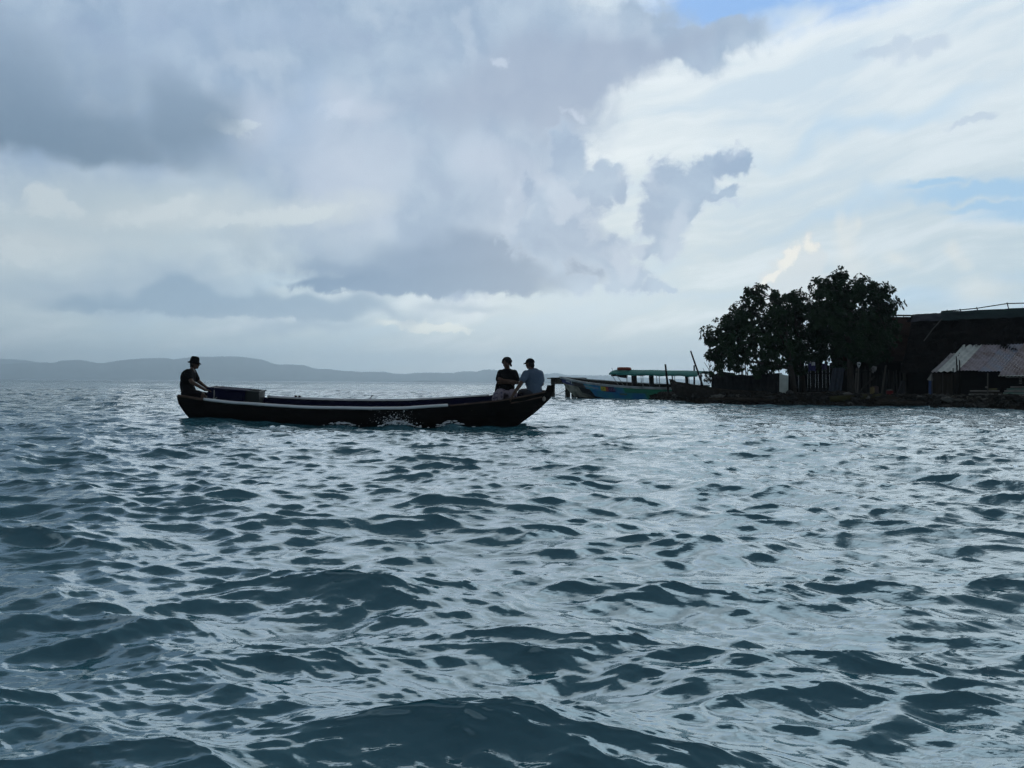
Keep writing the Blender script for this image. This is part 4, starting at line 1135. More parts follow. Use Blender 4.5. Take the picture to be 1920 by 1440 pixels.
def build_shore():
    earth = mat('dark_earth', (0.020, 0.016, 0.012), 0.95, 0.1, noise=(1.5, (0.045, 0.036, 0.026), (1, 1, 1), 0.45, 0.7), bump=(5, .6, .06, (1, 1, 1)))
    xs = np.concatenate([np.linspace(7.2, 27, 150), np.linspace(27.4, 60, 40)])
    ds = np.concatenate([np.linspace(-1.2, 3, 26), np.linspace(3.4, 45, 40)])
    b = MB(); g = []
    for x in xs:
        y0 = min(shoreY(x), 52)
        g.append([(x, y0 + d, landz(x, y0 + d)) for d in ds])
    b.grid(g); o = b.build('shore_ground', earth, None, smooth=True); o['kind'] = 'structure'
    bank = o; WM[bank] = Matrix.Identity(4)
    # stones on the bank, a few shapes shared
    mats = [mat('stone_dark', (0.017, 0.015, 0.013), 0.9, 0.15, noise=(4, (0.035, 0.032, 0.027), (1, 1, 1), 0.4, 0.7), bump=(6, .5, .03, (1, 1, 1))),
            mat('stone_grey', (0.040, 0.038, 0.035), 0.9, 0.15, noise=(4, (0.07, 0.066, 0.06), (1, 1, 1), 0.4, 0.7), bump=(6, .5, .03, (1, 1, 1))),
            mat('stone_pale', (0.15, 0.145, 0.13), 0.9, 0.15, noise=(4, (0.09, 0.085, 0.078), (1, 1, 1), 0.4, 0.7), bump=(6, .5, .03, (1, 1, 1)))]
    protos = []
    for i in range(9):
        b = MB(); b.ell((0, 0, 0), (1, .8, .62), None, 9, 6, .75, i * 3.7 + 1); me = b.mesh('stone'); me.materials.append(mats[(0, 0, 0, 1, 0, 0, 1, 0, 2)[i]]); protos.append(me)
    rr = random.Random(21)
    for i in range(285):
        x = rr.uniform(8.5, 25.5); d = rr.triangular(-.35, 1.6, .35); y = shoreY(x) + d
        s = rr.choice((.10, .12, .13, .15, .18, .22, .28)) * (.8 if d > 1.1 else 1)
        o = bpy.data.objects.new('stone', protos[rr.randrange(9)]); col.objects.link(o); o.parent = bank
        o.location = (x, y, landz(x, y) + s * rr.uniform(.05, .35)); o.scale = (s * rr.uniform(.9, 1.5), s, s * rr.uniform(.7, 1.0)); o.rotation_euler = (rr.uniform(-.3, .3), rr.uniform(-.3, .3), rr.uniform(0, 6.3))
    # named pale boulders the photograph shows
    for px, py, Y, s in ((1292, 740, 43.0, .34), (1266, 741.5, 43.2, .18), (1340, 744, 40.4, .20), (1350, 743, 40.2, .22), (1777, 749, 34.6, .26), (1640, 745, 36.2, .15), (1716, 743, 36.4, .18), (1690, 742, 36.6, .16), (1837, 744, 35.2, .10)):
        p = at(px, py, Y); o = bpy.data.objects.new('stone', protos[8]); col.objects.link(o); o.parent = bank
        o.location = p; o.scale = (s * 1.2, s, s * .75); o.rotation_euler = (0, .1, rr.uniform(0, 6))
    # rubble too small to pick apart
    b = MB()
    for i in range(1100):
        x = rr.uniform(8.4, 26); d = rr.triangular(-.4, 2.2, .5); y = shoreY(x) + d; s = rr.uniform(.03, .085)
        b.ell((x, y, landz(x, y) + s * .4), (s * rr.uniform(.8, 1.7), s, s * .7), None, 5, 4, .4, i)
    o = b.build('rubble', mats[0], bank, kind='stuff')
    b = MB(); q = random.Random(5)
    for i in range(190):
        x = q.uniform(19, 26); d = q.triangular(.2, 1.9, 1.0); y = shoreY(x) + d
        a = Vector((x, y, landz(x, y) + q.uniform(.02, .12))); t = q.uniform(0, 6.3); l = q.uniform(.06, .3)
        b.bar(a, a + Vector((math.cos(t) * l, math.sin(t) * l, q.uniform(-.05, .06))), q.uniform(.01, .03), .015)
    b.build('driftwood_scraps', mat('bleached_wood', (0.20, 0.19, 0.16), 0.9, noise=(3, (0.06, 0.055, 0.045), (1, 1, 1), .4, .6)), bank, kind='stuff')
    # driftwood logs
    logm = mat('log_bark', (0.030, 0.024, 0.018), 0.95, 0.1, noise=(2, (0.065, 0.052, 0.038), (1, 1, 1), 0.45, 0.7), bump=(10, .6, .03, (.4, 3, 3)))
    olive = mat('mossy_bark', (0.060, 0.055, 0.022), 0.95, 0.1, noise=(2, (0.03, 0.026, 0.016), (1, 1, 1), 0.45, 0.7), bump=(10, .6, .03, (.4, 3, 3)))
    for pts, rad, m, lab in (
        (((1556, 748.5, 36.4), (1600, 746, 36.1), (1652, 744.5, 36.0)), .15, olive, 'thick mossy log lying on the bank below the cane wall'),
        (((1330, 748, 40.2), (1390, 748.5, 38.9), (1452, 752, 37.6)), .085, logm, 'dark log along the waterline below the black tarpaulin fence'),
        (((1515, 741, 37.6), (1548, 737, 37.6), (1585, 736, 37.6)), .075, logm, 'thin log resting on the bank left of the leaning grey cloth'),
        (((1640, 756, 35.0), (1680, 755, 34.9), (1735, 757, 34.7)), .085, logm, 'long log half in the water beside the tin shed')):
        b = MB(); P = [at(*p) for p in pts]; fine = []
        for i in range(len(P) - 1):
            for t in np.linspace(0, 1, 5, endpoint=False): fine.append(P[i].lerp(P[i + 1], t))
        fine.append(P[-1]); b.tube(fine, [rad * (1 + .22 * mnoise.noise(p * 2.3)) for p in fine], 9)
        o = b.build('log', m, None, smooth=True); tag(o, lab, 'log', 'driftwood logs on the bank')
    b = MB(); p = at(1533, 741, 37.0); b.tube([p, at(1545, 743, 37.0), at(1556, 742, 36.9), at(1560, 745, 36.9)], [.05, .04, .055, .03], 7)
    o = b.build('driftwood_root', mat('pale_driftwood', (0.17, 0.155, 0.11), 0.9), None, smooth=True); tag(o, 'pale twisted driftwood root on the bank beside the mossy log', 'driftwood')

    # beached dug-out with a tall bow
    r = thing('beached_canoe', 'old dark dug-out canoe drawn up on the stones with its bow towards the tour boat', 'canoe', at(1330, 742, 42))
    A = at(1256, 742, 43.0); Bp = at(1440, 744, 39.6); ax = (Bp - A); Lc = Vector((ax.x, ax.y, 0)).length; ax = Vector((ax.x, ax.y, 0)).normalized(); nn = Vector((-ax.y, ax.x, 0))
    zb = .28
    bT = [(0, .98), (.03, .98), (.055, .84), (.12, .80), (.3, .62), (.6, .44), (1, .34)]; bW = [(0, .04), (.05, .12), (.15, .28), (.5, .36), (1, .2)]; bK = [(0, .25), (.06, .02), (.3, -.1), (1, -.1)]
    rows = hull_rows(Lc, bW, bT, bK, lambda z: .25 - .3 * z, lambda z: Lc, nu=34, nth=11, wob=.015)
    b = MB(); b.grid([[A + ax * p.x + nn * p.y + Vector((0, 0, p.z + zb - A.z)) for p in row] for row in rows], close=True); n = len(rows[0]); nv = len(b.v)
    b.f.append(tuple(range(n))); b.f.append(tuple(nv - n + k for k in range(n)))
    b.build('hull', mat('weathered_hull', (0.026, 0.022, 0.018), 0.9, 0.1, noise=(2.5, (0.055, 0.046, 0.038), (.5, 2, 2), 0.45, 0.7)), r, smooth=True)
    b = MB(); p = A + Vector((.12, 0, .98 + zb - A.z)); b.tube([p, p + Vector((-.02, 0, .22))], .02, 5); b.build('bow_peg', MATS['log_bark'], r)
    b = MB(); b.tube([A + ax * (Lc * t) + nn * (-lerp_tab(bW, t)) + Vector((0, 0, lerp_tab(bT, t) + zb - A.z + .01)) for t in np.linspace(.1, 1, 14)], .02, 5); b.build('gunwale_strip', MATS['log_bark'], r)

    # poles and sticks in the shallows
    pole = mat('dark_pole', (0.014, 0.013, 0.013), 0.9, 0.1)
    for pts, rad, lab in (
        (((1247.5, 683, 44.6), (1253.5, 742, 44.6)), .065, 'upright dark mooring pole standing in front of the tour boat awning'),
        (((1295, 658, 44.0), (1322, 738, 43.4)), .055, 'tall dark pole leaning left over the stern of the tour boat'),
        (((1301.5, 685, 46.5), (1301.5, 722, 46.5)), .055, 'short upright pole behind the stern end of the green awning'),
        (((1314, 700, 44.5), (1314.5, 722, 44.5)), .05, 'stubby dark post right of the green awning')):
        b = MB(); P = [at(*p) for p in pts]; P[-1] = P[-1] + (P[-1] - P[0]).normalized() * .6
        b.tube([P[0], P[0].lerp(P[1], .5) + Vector((.01, 0, 0)), P[1]], [rad * .8, rad, rad * 1.1], 8)
        o = b.build('pole', pole, None); tag(o, lab, 'pole', 'poles by the tour boat')
    # dead bush
    r = thing('dead_bush', 'leafless grey branches sticking up at the left end of the black fence', 'bush', at(1332, 715, 41.8))
    b = MB(); o0 = at(1332, 718, 41.8)
    for pts in (((1332, 718), (1329, 692), (1320, 679)), ((1332, 716), (1331, 690), (1333, 679)), ((1331.5, 692), (1329.5, 684), (1328, 681)), ((1332, 688), (1334.5, 684)), ((1331, 710), (1336, 690), (1338, 686)), ((1346, 715), (1344, 690), (1343, 684)), ((1333, 715), (1340, 695), (1349, 690)), ((1332, 715), (1322, 700), (1318, 690))):
        b.tube([at(px, py, 41.8) for px, py in pts], [.03, .018, .009][:len(pts)], 5)
    b.build('branches', pole, r)
    b = MB(); q = random.Random(3)
    for i in range(70):
        c = at(q.gauss(1330, 6), q.uniform(700, 716), 41.8 + q.uniform(-.3, .3)); v = Vector((q.uniform(-1, 1), q.uniform(-1, 1), q.uniform(-1, .3))).normalized(); s = v.orthogonal().normalized()
        b.add([c, c + v * .1 + s * .04, c + v * .2, c + v * .1 - s * .04], [(0, 1, 2, 3)])
    b.build('dry_leaves', mat('dry_leaf', (0.06, 0.055, 0.035), 0.9), r, kind='stuff', fix=False)

    # black tarpaulin fence
    r = thing('tarpaulin_fence', 'sagging black tarpaulin fence on sticks along the bank left of the pale board', 'fence', at(1395, 740, 40.5))
    tarp = mat('black_tarpaulin', (0.009, 0.010, 0.013), 0.75, 0.15, bump=(1.6, .7, .12, (1, 1, .5)), noise=(1.2, (0.018, 0.017, 0.018), (1, 1, 1), .45, .65))
    top = [(1334, 704), (1345, 700), (1352, 696.5), (1372, 699), (1380, 703), (1392, 702), (1402, 704), (1420, 702), (1440, 702), (1452, 700), (1466, 699)]
    g = []; b = MB()
    for px in np.linspace(1334, 1466, 56):
        Y = 41.6 - (px - 1334) / 132 * 2.2; row = []
        t0 = lerp_tab(top, px)
        for j in range(10):
            py = t0 + (746 - t0) * j / 9
            row.append(at(px, py, Y + .12 * mnoise.noise(Vector((px * .08, j * .4, 1))) + .05 * math.sin(px * .5) - .05 * j / 9))
        g.append(row)
    b.grid(g); k = len(b.v); b.grid([[p + Vector((0, .03, 0)) for p in row] for row in g]); b.build('tarpaulin', tarp, r, smooth=True, fix=False)
    for px, py in ((1385, 676), (1390, 684), (1393.5, 673), (1378, 690), (1398, 681), (1402, 690), (1412, 695), (1436, 694), (1446, 690)):
        b = MB(); Y = 41.9 - (px - 1334) / 132 * 2.2; b.tube([at(px, py, Y), at(px - rr.uniform(-3, 3), 744, Y)], [.022, .035], 6); b.build('stick', pole, r)
    b = MB(); b.tube([at(1395, 684, 40.7), at(1404, 712, 40.6)], .02, 5); b.build('stick', pole, r)

    # pale board
    b = MB(); g = []
    for j in range(9):
        t = j / 8; row = []
        for i in range(5):
            s = i / 4; px = 1462 + s * (16.2 - 1.4 * (t > .8) * (t - .8) * 5) - .6 * t; py = 699.5 + (1 - (1 - s) ** 2) * 4.5 + t * (745 - 699.5 - (1 - (1 - s) ** 2) * 4.5)
            row.append(at(px, py, 38.7 + .10 * math.sin(s * 2.6) - .02 * t))
        g.append(row)
    b.grid(g); k = len(b.v); b.grid([[p + Vector((0, .03, 0)) for p in row] for row in g])
    nr, nc = 9, 5
    ring = [i for i in range(nc)] + [i * nc + nc - 1 for i in range(1, nr)] + [(nr - 1) * nc + i for i in range(nc - 2, -1, -1)] + [i * nc for i in range(nr - 2, 0, -1)]
    for i in range(len(ring)): a, c = ring[i], ring[(i + 1) % len(ring)]; b.f.append((a, c, c + k, a + k))
    o = b.build('panel_board', mat('pale_sheet', (0.55, 0.58, 0.54), 0.7, 0.2, noise=(1.5, (0.42, 0.45, 0.41), (1, 1, 1), .4, .7)), None); tag(o, 'pale grey upright board standing at the end of the black fence', 'board')
    # leaning grey cloth
    b = MB(); g = []
    for i in range(17):
        s = i / 16; row = []
        for j in range(8):
            t = j / 7; px = 1562 + s * 22 - t * 9 + 2 * t * s; py = 690 + t * 46
            row.append(at(px, py, 39.0 - .3 * t + .09 * math.sin(s * 17 + t)))
        g.append(row)
    b.grid(g); b.grid([[p + Vector((0, .03, 0)) for p in row] for row in g])
    o = b.build('hanging_cloth', mat('blue_grey_cloth', (0.050, 0.060, 0.080), 0.9, 0.1), None, smooth=True, fix=False); tag(o, 'blue-grey ribbed cloth hanging in the shade beneath the trees', 'cloth')
# ------------------------------------------------------------------ trees
def leaf_mesh(clusters, seed, nleaf=(7, 10), ln=(.13, .25)):
    rg = np.random.default_rng(seed); V = []; F = []; k = 0
    for c, out in clusters:
        n = rg.integers(*nleaf)
        for i in range(n):
            a = 2 * np.pi * (i / n) + rg.uniform(-.3, .3)
            ax = np.array(out); ax = ax / (np.linalg.norm(ax) + 1e-6)
            s = np.cross(ax, [0, 0, 1.0]); s = s / (np.linalg.norm(s) + 1e-6); t = np.cross(s, ax)
            d = ax * rg.uniform(.1, .7) + (s * np.cos(a) + t * np.sin(a)) + np.array([0, 0, -.35]); d /= np.linalg.norm(d)
            L = rg.uniform(*ln); wv = np.cross(d, rg.normal(size=3) * .35 + ax); wv /= (np.linalg.norm(wv) + 1e-6); wv *= L * .30
            p = np.array(c) + d * .03; m = p + d * L * .5; fold = np.cross(wv, d) * .35; tip = p + d * L + np.array([0, 0, -.18 * L])
            V += [p, m + wv + fold, tip, m - wv + fold, m]
            F += [(k, k + 4, k + 1), (k + 1, k + 4, k + 2), (k, k + 3, k + 4), (k + 3, k + 2, k + 4)]; k += 5
    return V, F

def build_tree(label, trunk, limbs, lobes, count, seed, tall):
    bark = mat('tree_bark', (0.040, 0.034, 0.028), 0.95, 0.1, noise=(3, (0.07, 0.062, 0.052), (1, 1, .3), .4, .7), bump=(8, .6, .03, (2, 2, .4)))
    leaf = mat('broad_leaf', (0.012, 0.036, 0.014), 0.7, 0.12, noise=(.9, (0.020, 0.044, 0.016), (1, 1, 1), .4, .65))
    base = at(*trunk[-1])
    r = thing('tree', label, 'tree', (base.x, base.y, landz(base.x, base.y)), group='trees on the island shore')
    P = [at(*p) for p in trunk]; P[-1].z = landz(P[-1].x, P[-1].y) - .2
    b = MB(); n = len(P); b.tube(P[::-1], [tall * (1 - .6 * i / (n - 1)) for i in range(n)], 9); b.build('trunk', bark, r, smooth=True)
    for l in limbs:
        L = [at(*p) for p in l]; b = MB(); b.tube(L, [tall * .55 * (1 - .75 * i / (len(L) - 1)) for i in range(len(L))], 7); b.build('limb', bark, r, smooth=True)
    rg = random.Random(seed); cl = []
    area = [a[3] * a[4] for a in lobes]; tot = sum(area)
    for lb, ar in zip(lobes, area):
        px, py, Y, rx, ry = lb[:5]; c = at(px, py, Y); sx = rx * Y / FPX; sz = ry * Y / FPX; sy = (sx + sz) * .5
        sub = [Vector((rg.gauss(0, 1), rg.gauss(0, 1), rg.gauss(0, 1))).normalized() * rg.uniform(.55, 1.04) for _ in range(max(4, int(rx * ry / 55)))]
        for i in range(int(count * ar / tot)):
            if rg.random() < .62:                # leaves gather in sprays at the ends of the twigs
                cc = rg.choice(sub); v = cc.normalized(); sp = .30
                cl.append((tuple(c + Vector((cc.x * sx + rg.gauss(0, sp * .5), cc.y * sy + rg.gauss(0, sp * .5), cc.z * sz + rg.gauss(0, sp * .42)))), tuple(v + Vector((0, 0, .3)))))
                continue
            v = Vector((rg.gauss(0, 1), rg.gauss(0, 1), rg.gauss(0, 1))).normalized()
            q = rg.random() ** .45
            q *= 1 + .22 * mnoise.noise(v * 2.2 + Vector((px, py, 0)))
            cl.append((tuple(c + Vector((v.x * sx * q, v.y * sy * q, v.z * sz * q))), tuple(v + Vector((0, 0, .25)))))
    V, F = leaf_mesh(cl, seed)
    me = bpy.data.meshes.new('foliage'); inv = WM[r].translation
    me.from_pydata([tuple(np.array(v) - np.array(inv)) for v in V], [], F); me.update()
    link('foliage', me, leaf, r, kind='stuff')
    # twigs inside the crown
    b = MB()
    for i in range(60):
        c, o = rg.choice(cl); c = Vector(c); j = rg.choice(lobes); m = at(j[0], j[1], j[2])
        if (c - m).length < 2.2: b.tube([m.lerp(c, .2), m.lerp(c, .6) + Vector((0, 0, .1)), c], [.03, .018, .008], 4)
    b.build('twigs', bark, r, kind='stuff')

def build_trees():
    build_tree('broad tree spreading left over the black tarpaulin fence', [(1472, 600, 40.5), (1478, 660, 40.2), (1486, 710, 40.0), (1490, 742, 40.0)],
        [[(1478, 670, 40.2), (1430, 640, 40.4), (1370, 625, 40.6)], [(1476, 650, 40.3), (1440, 600, 40.5), (1418, 560, 40.6)], [(1480, 690, 40.1), (1420, 680, 40.0), (1365, 668, 40.2)]],
        [(1335, 627, 40.8, 13, 13), (1348, 645, 40.6, 26, 28), (1372, 615, 40.6, 32, 30), (1392, 590, 40.6, 30, 30), (1415, 563, 40.6, 24, 24), (1407, 546, 40.6, 10, 9), (1424, 545, 40.6, 11, 9), (1455, 555, 40.6, 12, 12), (1450, 590, 40.6, 36, 32), (1400, 640, 40.5, 52, 46),
         (1360, 668, 40.3, 26, 24), (1350, 690, 40.3, 11, 12), (1385, 676, 40.2, 22, 16), (1450, 650, 40.3, 48, 44), (1430, 690, 40.2, 26, 14), (1338, 662, 40.5, 11, 13), (1333, 640, 40.6, 9, 10)], 1450, 5, .16)
    build_tree('middle tree with a small rounded top squeezed between two larger crowns', [(1490, 590, 41.5), (1500, 660, 41.3), (1508, 742, 41.2)],
        [[(1495, 640, 41.4), (1490, 590, 41.5), (1486, 560, 41.5)], [(1500, 670, 41.3), (1525, 630, 41.4)]],
        [(1488, 556, 41.5, 22, 14), (1480, 575, 41.5, 26, 24), (1500, 580, 41.5, 26, 28), (1490, 620, 41.4, 40, 44), (1500, 670, 41.3, 44, 30), (1530, 640, 41.4, 34, 44)], 800, 8, .14)
    build_tree('tallest tree with a dense round crown beside the thatched huts', [(1590, 560, 40.2), (1592, 640, 39.8), (1594, 700, 39.5), (1596, 742, 39.5)],
        [[(1592, 640, 39.8), (1550, 600, 40.0), (1540, 560, 40.2)], [(1592, 620, 39.8), (1600, 560, 40.2), (1582, 525, 40.2)], [(1592, 650, 39.8), (1630, 610, 40.0), (1650, 570, 40.1)]],
        [(1578, 512, 40.3, 11, 10), (1572, 528, 40.3, 24, 14), (1540, 535, 40.3, 18, 12), (1552, 560, 40.3, 38, 32), (1595, 550, 40.3, 36, 28), (1611, 520, 40.3, 6, 6), (1616, 537, 40.3, 22, 14), (1648, 545, 40.3, 16, 15), (1640, 575, 40.3, 34, 30), (1662, 590, 40.3, 13, 26),
         (1565, 605, 40.1, 46, 44), (1620, 615, 40.1, 48, 42), (1655, 632, 40.0, 20, 26), (1590, 650, 40.0, 58, 34), (1640, 660, 39.8, 30, 22), (1535, 600, 40.2, 20, 38), (1668, 612, 40.1, 9, 12)], 2250, 13, .20)

# ------------------------------------------------------------------ huts
def thatch_slope(e0, e1, r1, r0, n=26, m=14, rough=.07, seed=0):
    """roof slope from eave edge e0-e1 up to ridge r0-r1, lumpy, with thickness"""
    g = []
    for i in range(n + 1):
        s = i / n; row = []
        for j in range(m + 1):
            t = j / m; p = e0.lerp(e1, s).lerp(r0.lerp(r1, s), t)
            row.append(p + Vector((0, -1, .6)) * rough * (mnoise.noise(Vector((p.x * 1.1, p.z * 2.0, seed))) + .6 * mnoise.noise(Vector((p.x * 3.5, p.z * 5, seed)))))
        g.append(row)
    return g

def thatch_strands(slope, count, seed, b, ln=(.25, .55)):
    q = random.Random(seed); n = len(slope) - 1; m = len(slope[0]) - 1
    for i in range(count):
        s = q.random() * n; t = q.random() ** 1.2 * m; i0, j0 = min(int(s), n - 1), min(int(t), m - 1)
        p = slope[i0][j0].lerp(slope[i0 + 1][j0], s - i0).lerp(slope[i0][j0 + 1].lerp(slope[i0 + 1][j0 + 1], s - i0), t - j0)
        dn = (slope[i0][j0] - slope[i0][j0 + 1]).normalized()
        nr = (slope[i0 + 1][j0] - slope[i0][j0]).cross(-dn).normalized()
        if nr.z < 0: nr = -nr
        L = q.uniform(*ln); sd = dn.cross(nr) * q.uniform(.01, .028)
        a = p + nr * .01; c = p + dn * L + nr * q.uniform(.02, .09) + dn.cross(nr) * q.uniform(-.1, .1)
        b.add([a - sd, a + sd, c + sd * .5, c - sd * .5], [(0, 1, 2, 3)])

def cane_wall(pts, y0, y1, Yf, m, parent, seed, wpx=(2.2, 4.2), name='cane_wall'):
    """upright canes between two picture columns on the ground line, each a thin tube of its own height"""
    q = random.Random(seed); b = MB(); px = pts[0]
    while px < pts[1]:
        w = q.uniform(*wpx); Y = Yf(px) + q.uniform(-.04, .04); rad = w * Y / FPX / 2
        tp = at(px + q.uniform(-1.5, 1.5), y0 + q.uniform(-5, 6), Y); bt = at(px, y1 + q.uniform(0, 3), Y)
        mid = tp.lerp(bt, .5) + Vector((q.uniform(-.03, .03), 0, 0)); b.tube([bt, mid, tp], [rad, rad * .9, rad * .75], 5); px += w * q.uniform(.85, 1.25)
    return b.build(name, m, parent, kind='stuff')

def build_huts():
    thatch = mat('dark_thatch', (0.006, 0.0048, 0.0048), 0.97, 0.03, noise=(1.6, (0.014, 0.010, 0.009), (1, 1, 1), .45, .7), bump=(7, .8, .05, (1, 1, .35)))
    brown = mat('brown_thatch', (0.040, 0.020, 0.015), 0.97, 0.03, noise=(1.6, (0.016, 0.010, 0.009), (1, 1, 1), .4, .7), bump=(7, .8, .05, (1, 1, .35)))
    cane = mat('grey_cane', (0.050, 0.048, 0.045), 0.9, 0.1, noise=(1.1, (0.10, 0.095, 0.09), (2, 2, .25), .45, .7))
    darkw = mat('dark_boards', (0.012, 0.011, 0.010), 0.95, 0.05)  # near-black brown used for boards, rails, pegs and sticks
    pole = mat('pale_pole', (0.15, 0.14, 0.125), 0.9, 0.1, noise=(3, (0.08, 0.075, 0.07), (1, 1, .3), .4, .7))
    net = mat('green_netting', (0.020, 0.044, 0.044), 0.9, 0.1, noise=(1.3, (0.011, 0.022, 0.028), (1, 1, 1), .4, .65), bump=(2.2, .6, .08, (1, 1, 1)))
    ntarp = mat('navy_tarpaulin', (0.016, 0.020, 0.034), 0.7, 0.2, bump=(2.2, .6, .08, (1, 1, 1)))
    # --- rear hut with brown thatch
    r = thing('thatched_hut', 'smaller thatched hut with brown roof and grey cane wall behind the tallest tree', 'hut', at(1650, 742, 42.5))
    e0, e1 = at(1560, 672, 41.6), at(1735, 672, 41.6); r0, r1 = at(1560, 594, 45.2), at(1735, 594, 45.2)
    sl_ = thatch_slope(e0, e1, r1, r0, 20, 12, .06, 3); b = MB(); b.grid(sl_); b.grid([[p + Vector((0, .15, -.15)) for p in row] for row in sl_]); 
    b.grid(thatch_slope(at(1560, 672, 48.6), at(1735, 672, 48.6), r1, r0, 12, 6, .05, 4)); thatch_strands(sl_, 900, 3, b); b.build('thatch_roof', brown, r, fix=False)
    b = MB(); b.tube([r0 + Vector((0, 0, .06)), r0.lerp(r1, .5) + Vector((0, 0, .10)), r1 + Vector((0, 0, .06))], .05, 6); b.build('ridge_pole', darkw, r)
    b = MB(); b.tube([at(1694, 594, 45.2), at(1694, 590, 45.2)], .03, 5); b.build('ridge_peg', darkw, r)
    b = MB(); q0, q1 = at(1560, 668, 42.3), at(1715, 668, 42.3); zb = .45
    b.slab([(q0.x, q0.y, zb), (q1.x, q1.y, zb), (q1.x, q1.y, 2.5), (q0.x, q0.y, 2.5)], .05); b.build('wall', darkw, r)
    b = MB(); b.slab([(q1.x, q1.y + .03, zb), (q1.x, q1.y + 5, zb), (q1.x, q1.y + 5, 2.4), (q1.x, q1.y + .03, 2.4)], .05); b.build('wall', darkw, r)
    cane_wall((1604, 1636), 690, 741, lambda p: 40.9, cane, r, 5); cane_wall((1655, 1712), 697, 742, lambda p: 40.6 + .2 * math.sin(p), cane, r, 6)
    cane_wall((1636, 1656), 705, 742, lambda p: 41.0, mat('dark_cane', (0.022, 0.021, 0.02), .9), r, 7)
    for (a, c, d) in (((1661, 685), (1653, 742), .05), ((1692, 680), (1697, 742), .045), ((1606, 690), (1602.5, 738), .045), ((1697, 690), (1698, 742), .04), ((1707, 690), (1707, 742), .04)):
        b = MB(); b.tube([at(*a, 40.3), at(*c, 40.2)], d, 7); b.build('pole', pole, r)
    b = MB(); b.tube([at(1602, 697.5, 40.2), at(1632, 697, 40.2)], .028, 6); b.build('rail', darkw, r)
    b = MB(); b.tube([at(1640, 705, 40.2), at(1612, 735, 40.1)], .05, 6); b.build('brace', cane, r)
    b = MB(); g = []       # ragged plastic sheet against the wall
    for i in range(8):
        s = i / 7; g.append([at(1680 + s * 17 - (1 - t) * 0 + (1 - s) * 9 * (1 - t), 714 + t * 28, 40.1 + .05 * math.sin(s * 9 + t * 4)) for t in np.linspace(0, 1, 6)])
    b.grid(g); b.build('plastic_sheet', mat('grey_plastic', (0.075, 0.075, 0.085), 0.6), r, fix=False)
    # --- dark fence in the shade between the trees
    f = thing('plank_fence', 'dark plank fence in the shade behind the tree trunks', 'fence', at(1525, 742, 42.4))
    q = random.Random(12); px = 1478
    while px < 1566:
        w = q.uniform(5, 9); Y = 42.5 + q.uniform(-.04, .04); h = q.uniform(-5, 5); b = MB()
        b.slab([at(px, 745, Y), at(px + w - .5, 745, Y), at(px + w - .5, 682 + h + q.uniform(-1, 1), Y), at(px, 682 + h, Y)], .03); b.build('plank', darkw, f); px += w
    b = MB(); b.tube([at(1476, 700, 42.55), at(1568, 700, 42.55)], .04, 6); b.build('rail', darkw, f)
    # --- main long hut
    r = thing('thatched_longhouse', 'large dark thatched longhouse with tarpaulins over its ridge behind the tin shed', 'hut', at(1820, 742, 41))
    e0 = at(1692, 692, 38.6); e1 = at(2150, 692, 36.8); r0 = at(1714, 594, 42.6); r1 = at(2150, 574, 40.6)
    sl_ = thatch_slope(e0, e1, r1, r0, 60, 18, .15, 11); b = MB(); b.grid(sl_); b.grid([[p + Vector((0, .18, -.18)) for p in row] for row in sl_])
    b.grid(thatch_slope(at(1692, 692, 47), at(2150, 692, 45), r1, r0, 20, 8, .06, 12))
    hp = thatch_slope(at(1692, 692, 47), e0, r0, r0, 10, 10, .06, 14); b.grid(hp)
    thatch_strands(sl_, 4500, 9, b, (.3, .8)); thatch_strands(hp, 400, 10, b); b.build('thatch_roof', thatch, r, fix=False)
    def cover(nm, x0, x1, m, drop, lift, seed):
        b = MB(); g = []
        for px in np.linspace(x0, x1, 30):
            s = (px - 1714) / (2150 - 1714); tp = r0.lerp(r1, s); ev = e0.lerp(e1, s); dr = drop * (1 + .16 * mnoise.noise(Vector((px * .05, seed, 0))))
            row = [tp + Vector((0, .5, -.25 + lift))]
            for t in np.linspace(0, dr, 7): row.append(tp.lerp(ev, t) + Vector((0, -.16, .10 + lift)) + Vector((0, -.4, .4)) * .14 * mnoise.noise(Vector((px * .07, t * 12, seed))))
            g.append(row)
        b.grid(g); b.grid([[p + Vector((0, .02, -.02)) for p in row] for row in g]); return b.build(nm, m, r, smooth=True, fix=False)
    cover('navy_cover', 1708, 1768, ntarp, .145, .03, 2); cover('netting_cover', 1764, 2150, net, .17, .10, 5)
    def ridge(px, up=0.0): s = (px - 1714) / (2150 - 1714); return r0.lerp(r1, s) + Vector((0, -.05, .12 + up))
    b = MB(); b.tube([ridge(1766, .10), ridge(1803, .14), ridge(1833, .18), ridge(1892, .36), ridge(1925, .34), ridge(2060, .3)], .03, 6); b.build('ridge_pole', darkw, r)
    for px, up in ((1777, .12), (1802, .14), (1834, .19), (1892, .36), (1980, .32)):
        b = MB(); b.tube([ridge(px, up + .05), ridge(px, -.1) + Vector((0, -.2, 0)), ridge(px, -.45) + Vector((0, -.55, 0))], .026, 6); b.build('ridge_stake', darkw, r)
    b = MB(); s = lambda px, t: r0.lerp(r1, (px - 1714) / 436).lerp(e0.lerp(e1, (px - 1714) / 436), t) + Vector((0, -.25, .22)); b.tube([s(1766, .16), s(1752, .36), s(1740, .58)], .028, 6); b.build('roof_pole', mat('grey_pole', (0.045, 0.043, 0.04), .9), r)
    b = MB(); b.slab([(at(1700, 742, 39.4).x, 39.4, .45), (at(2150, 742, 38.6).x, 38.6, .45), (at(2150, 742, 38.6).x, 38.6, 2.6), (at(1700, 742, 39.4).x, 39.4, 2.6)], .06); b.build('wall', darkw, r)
    cane_wall((1740, 1756), 700, 742, lambda p: 38.9, mat('dark_cane', (0.022, 0.021, 0.02), .9), r, 17)
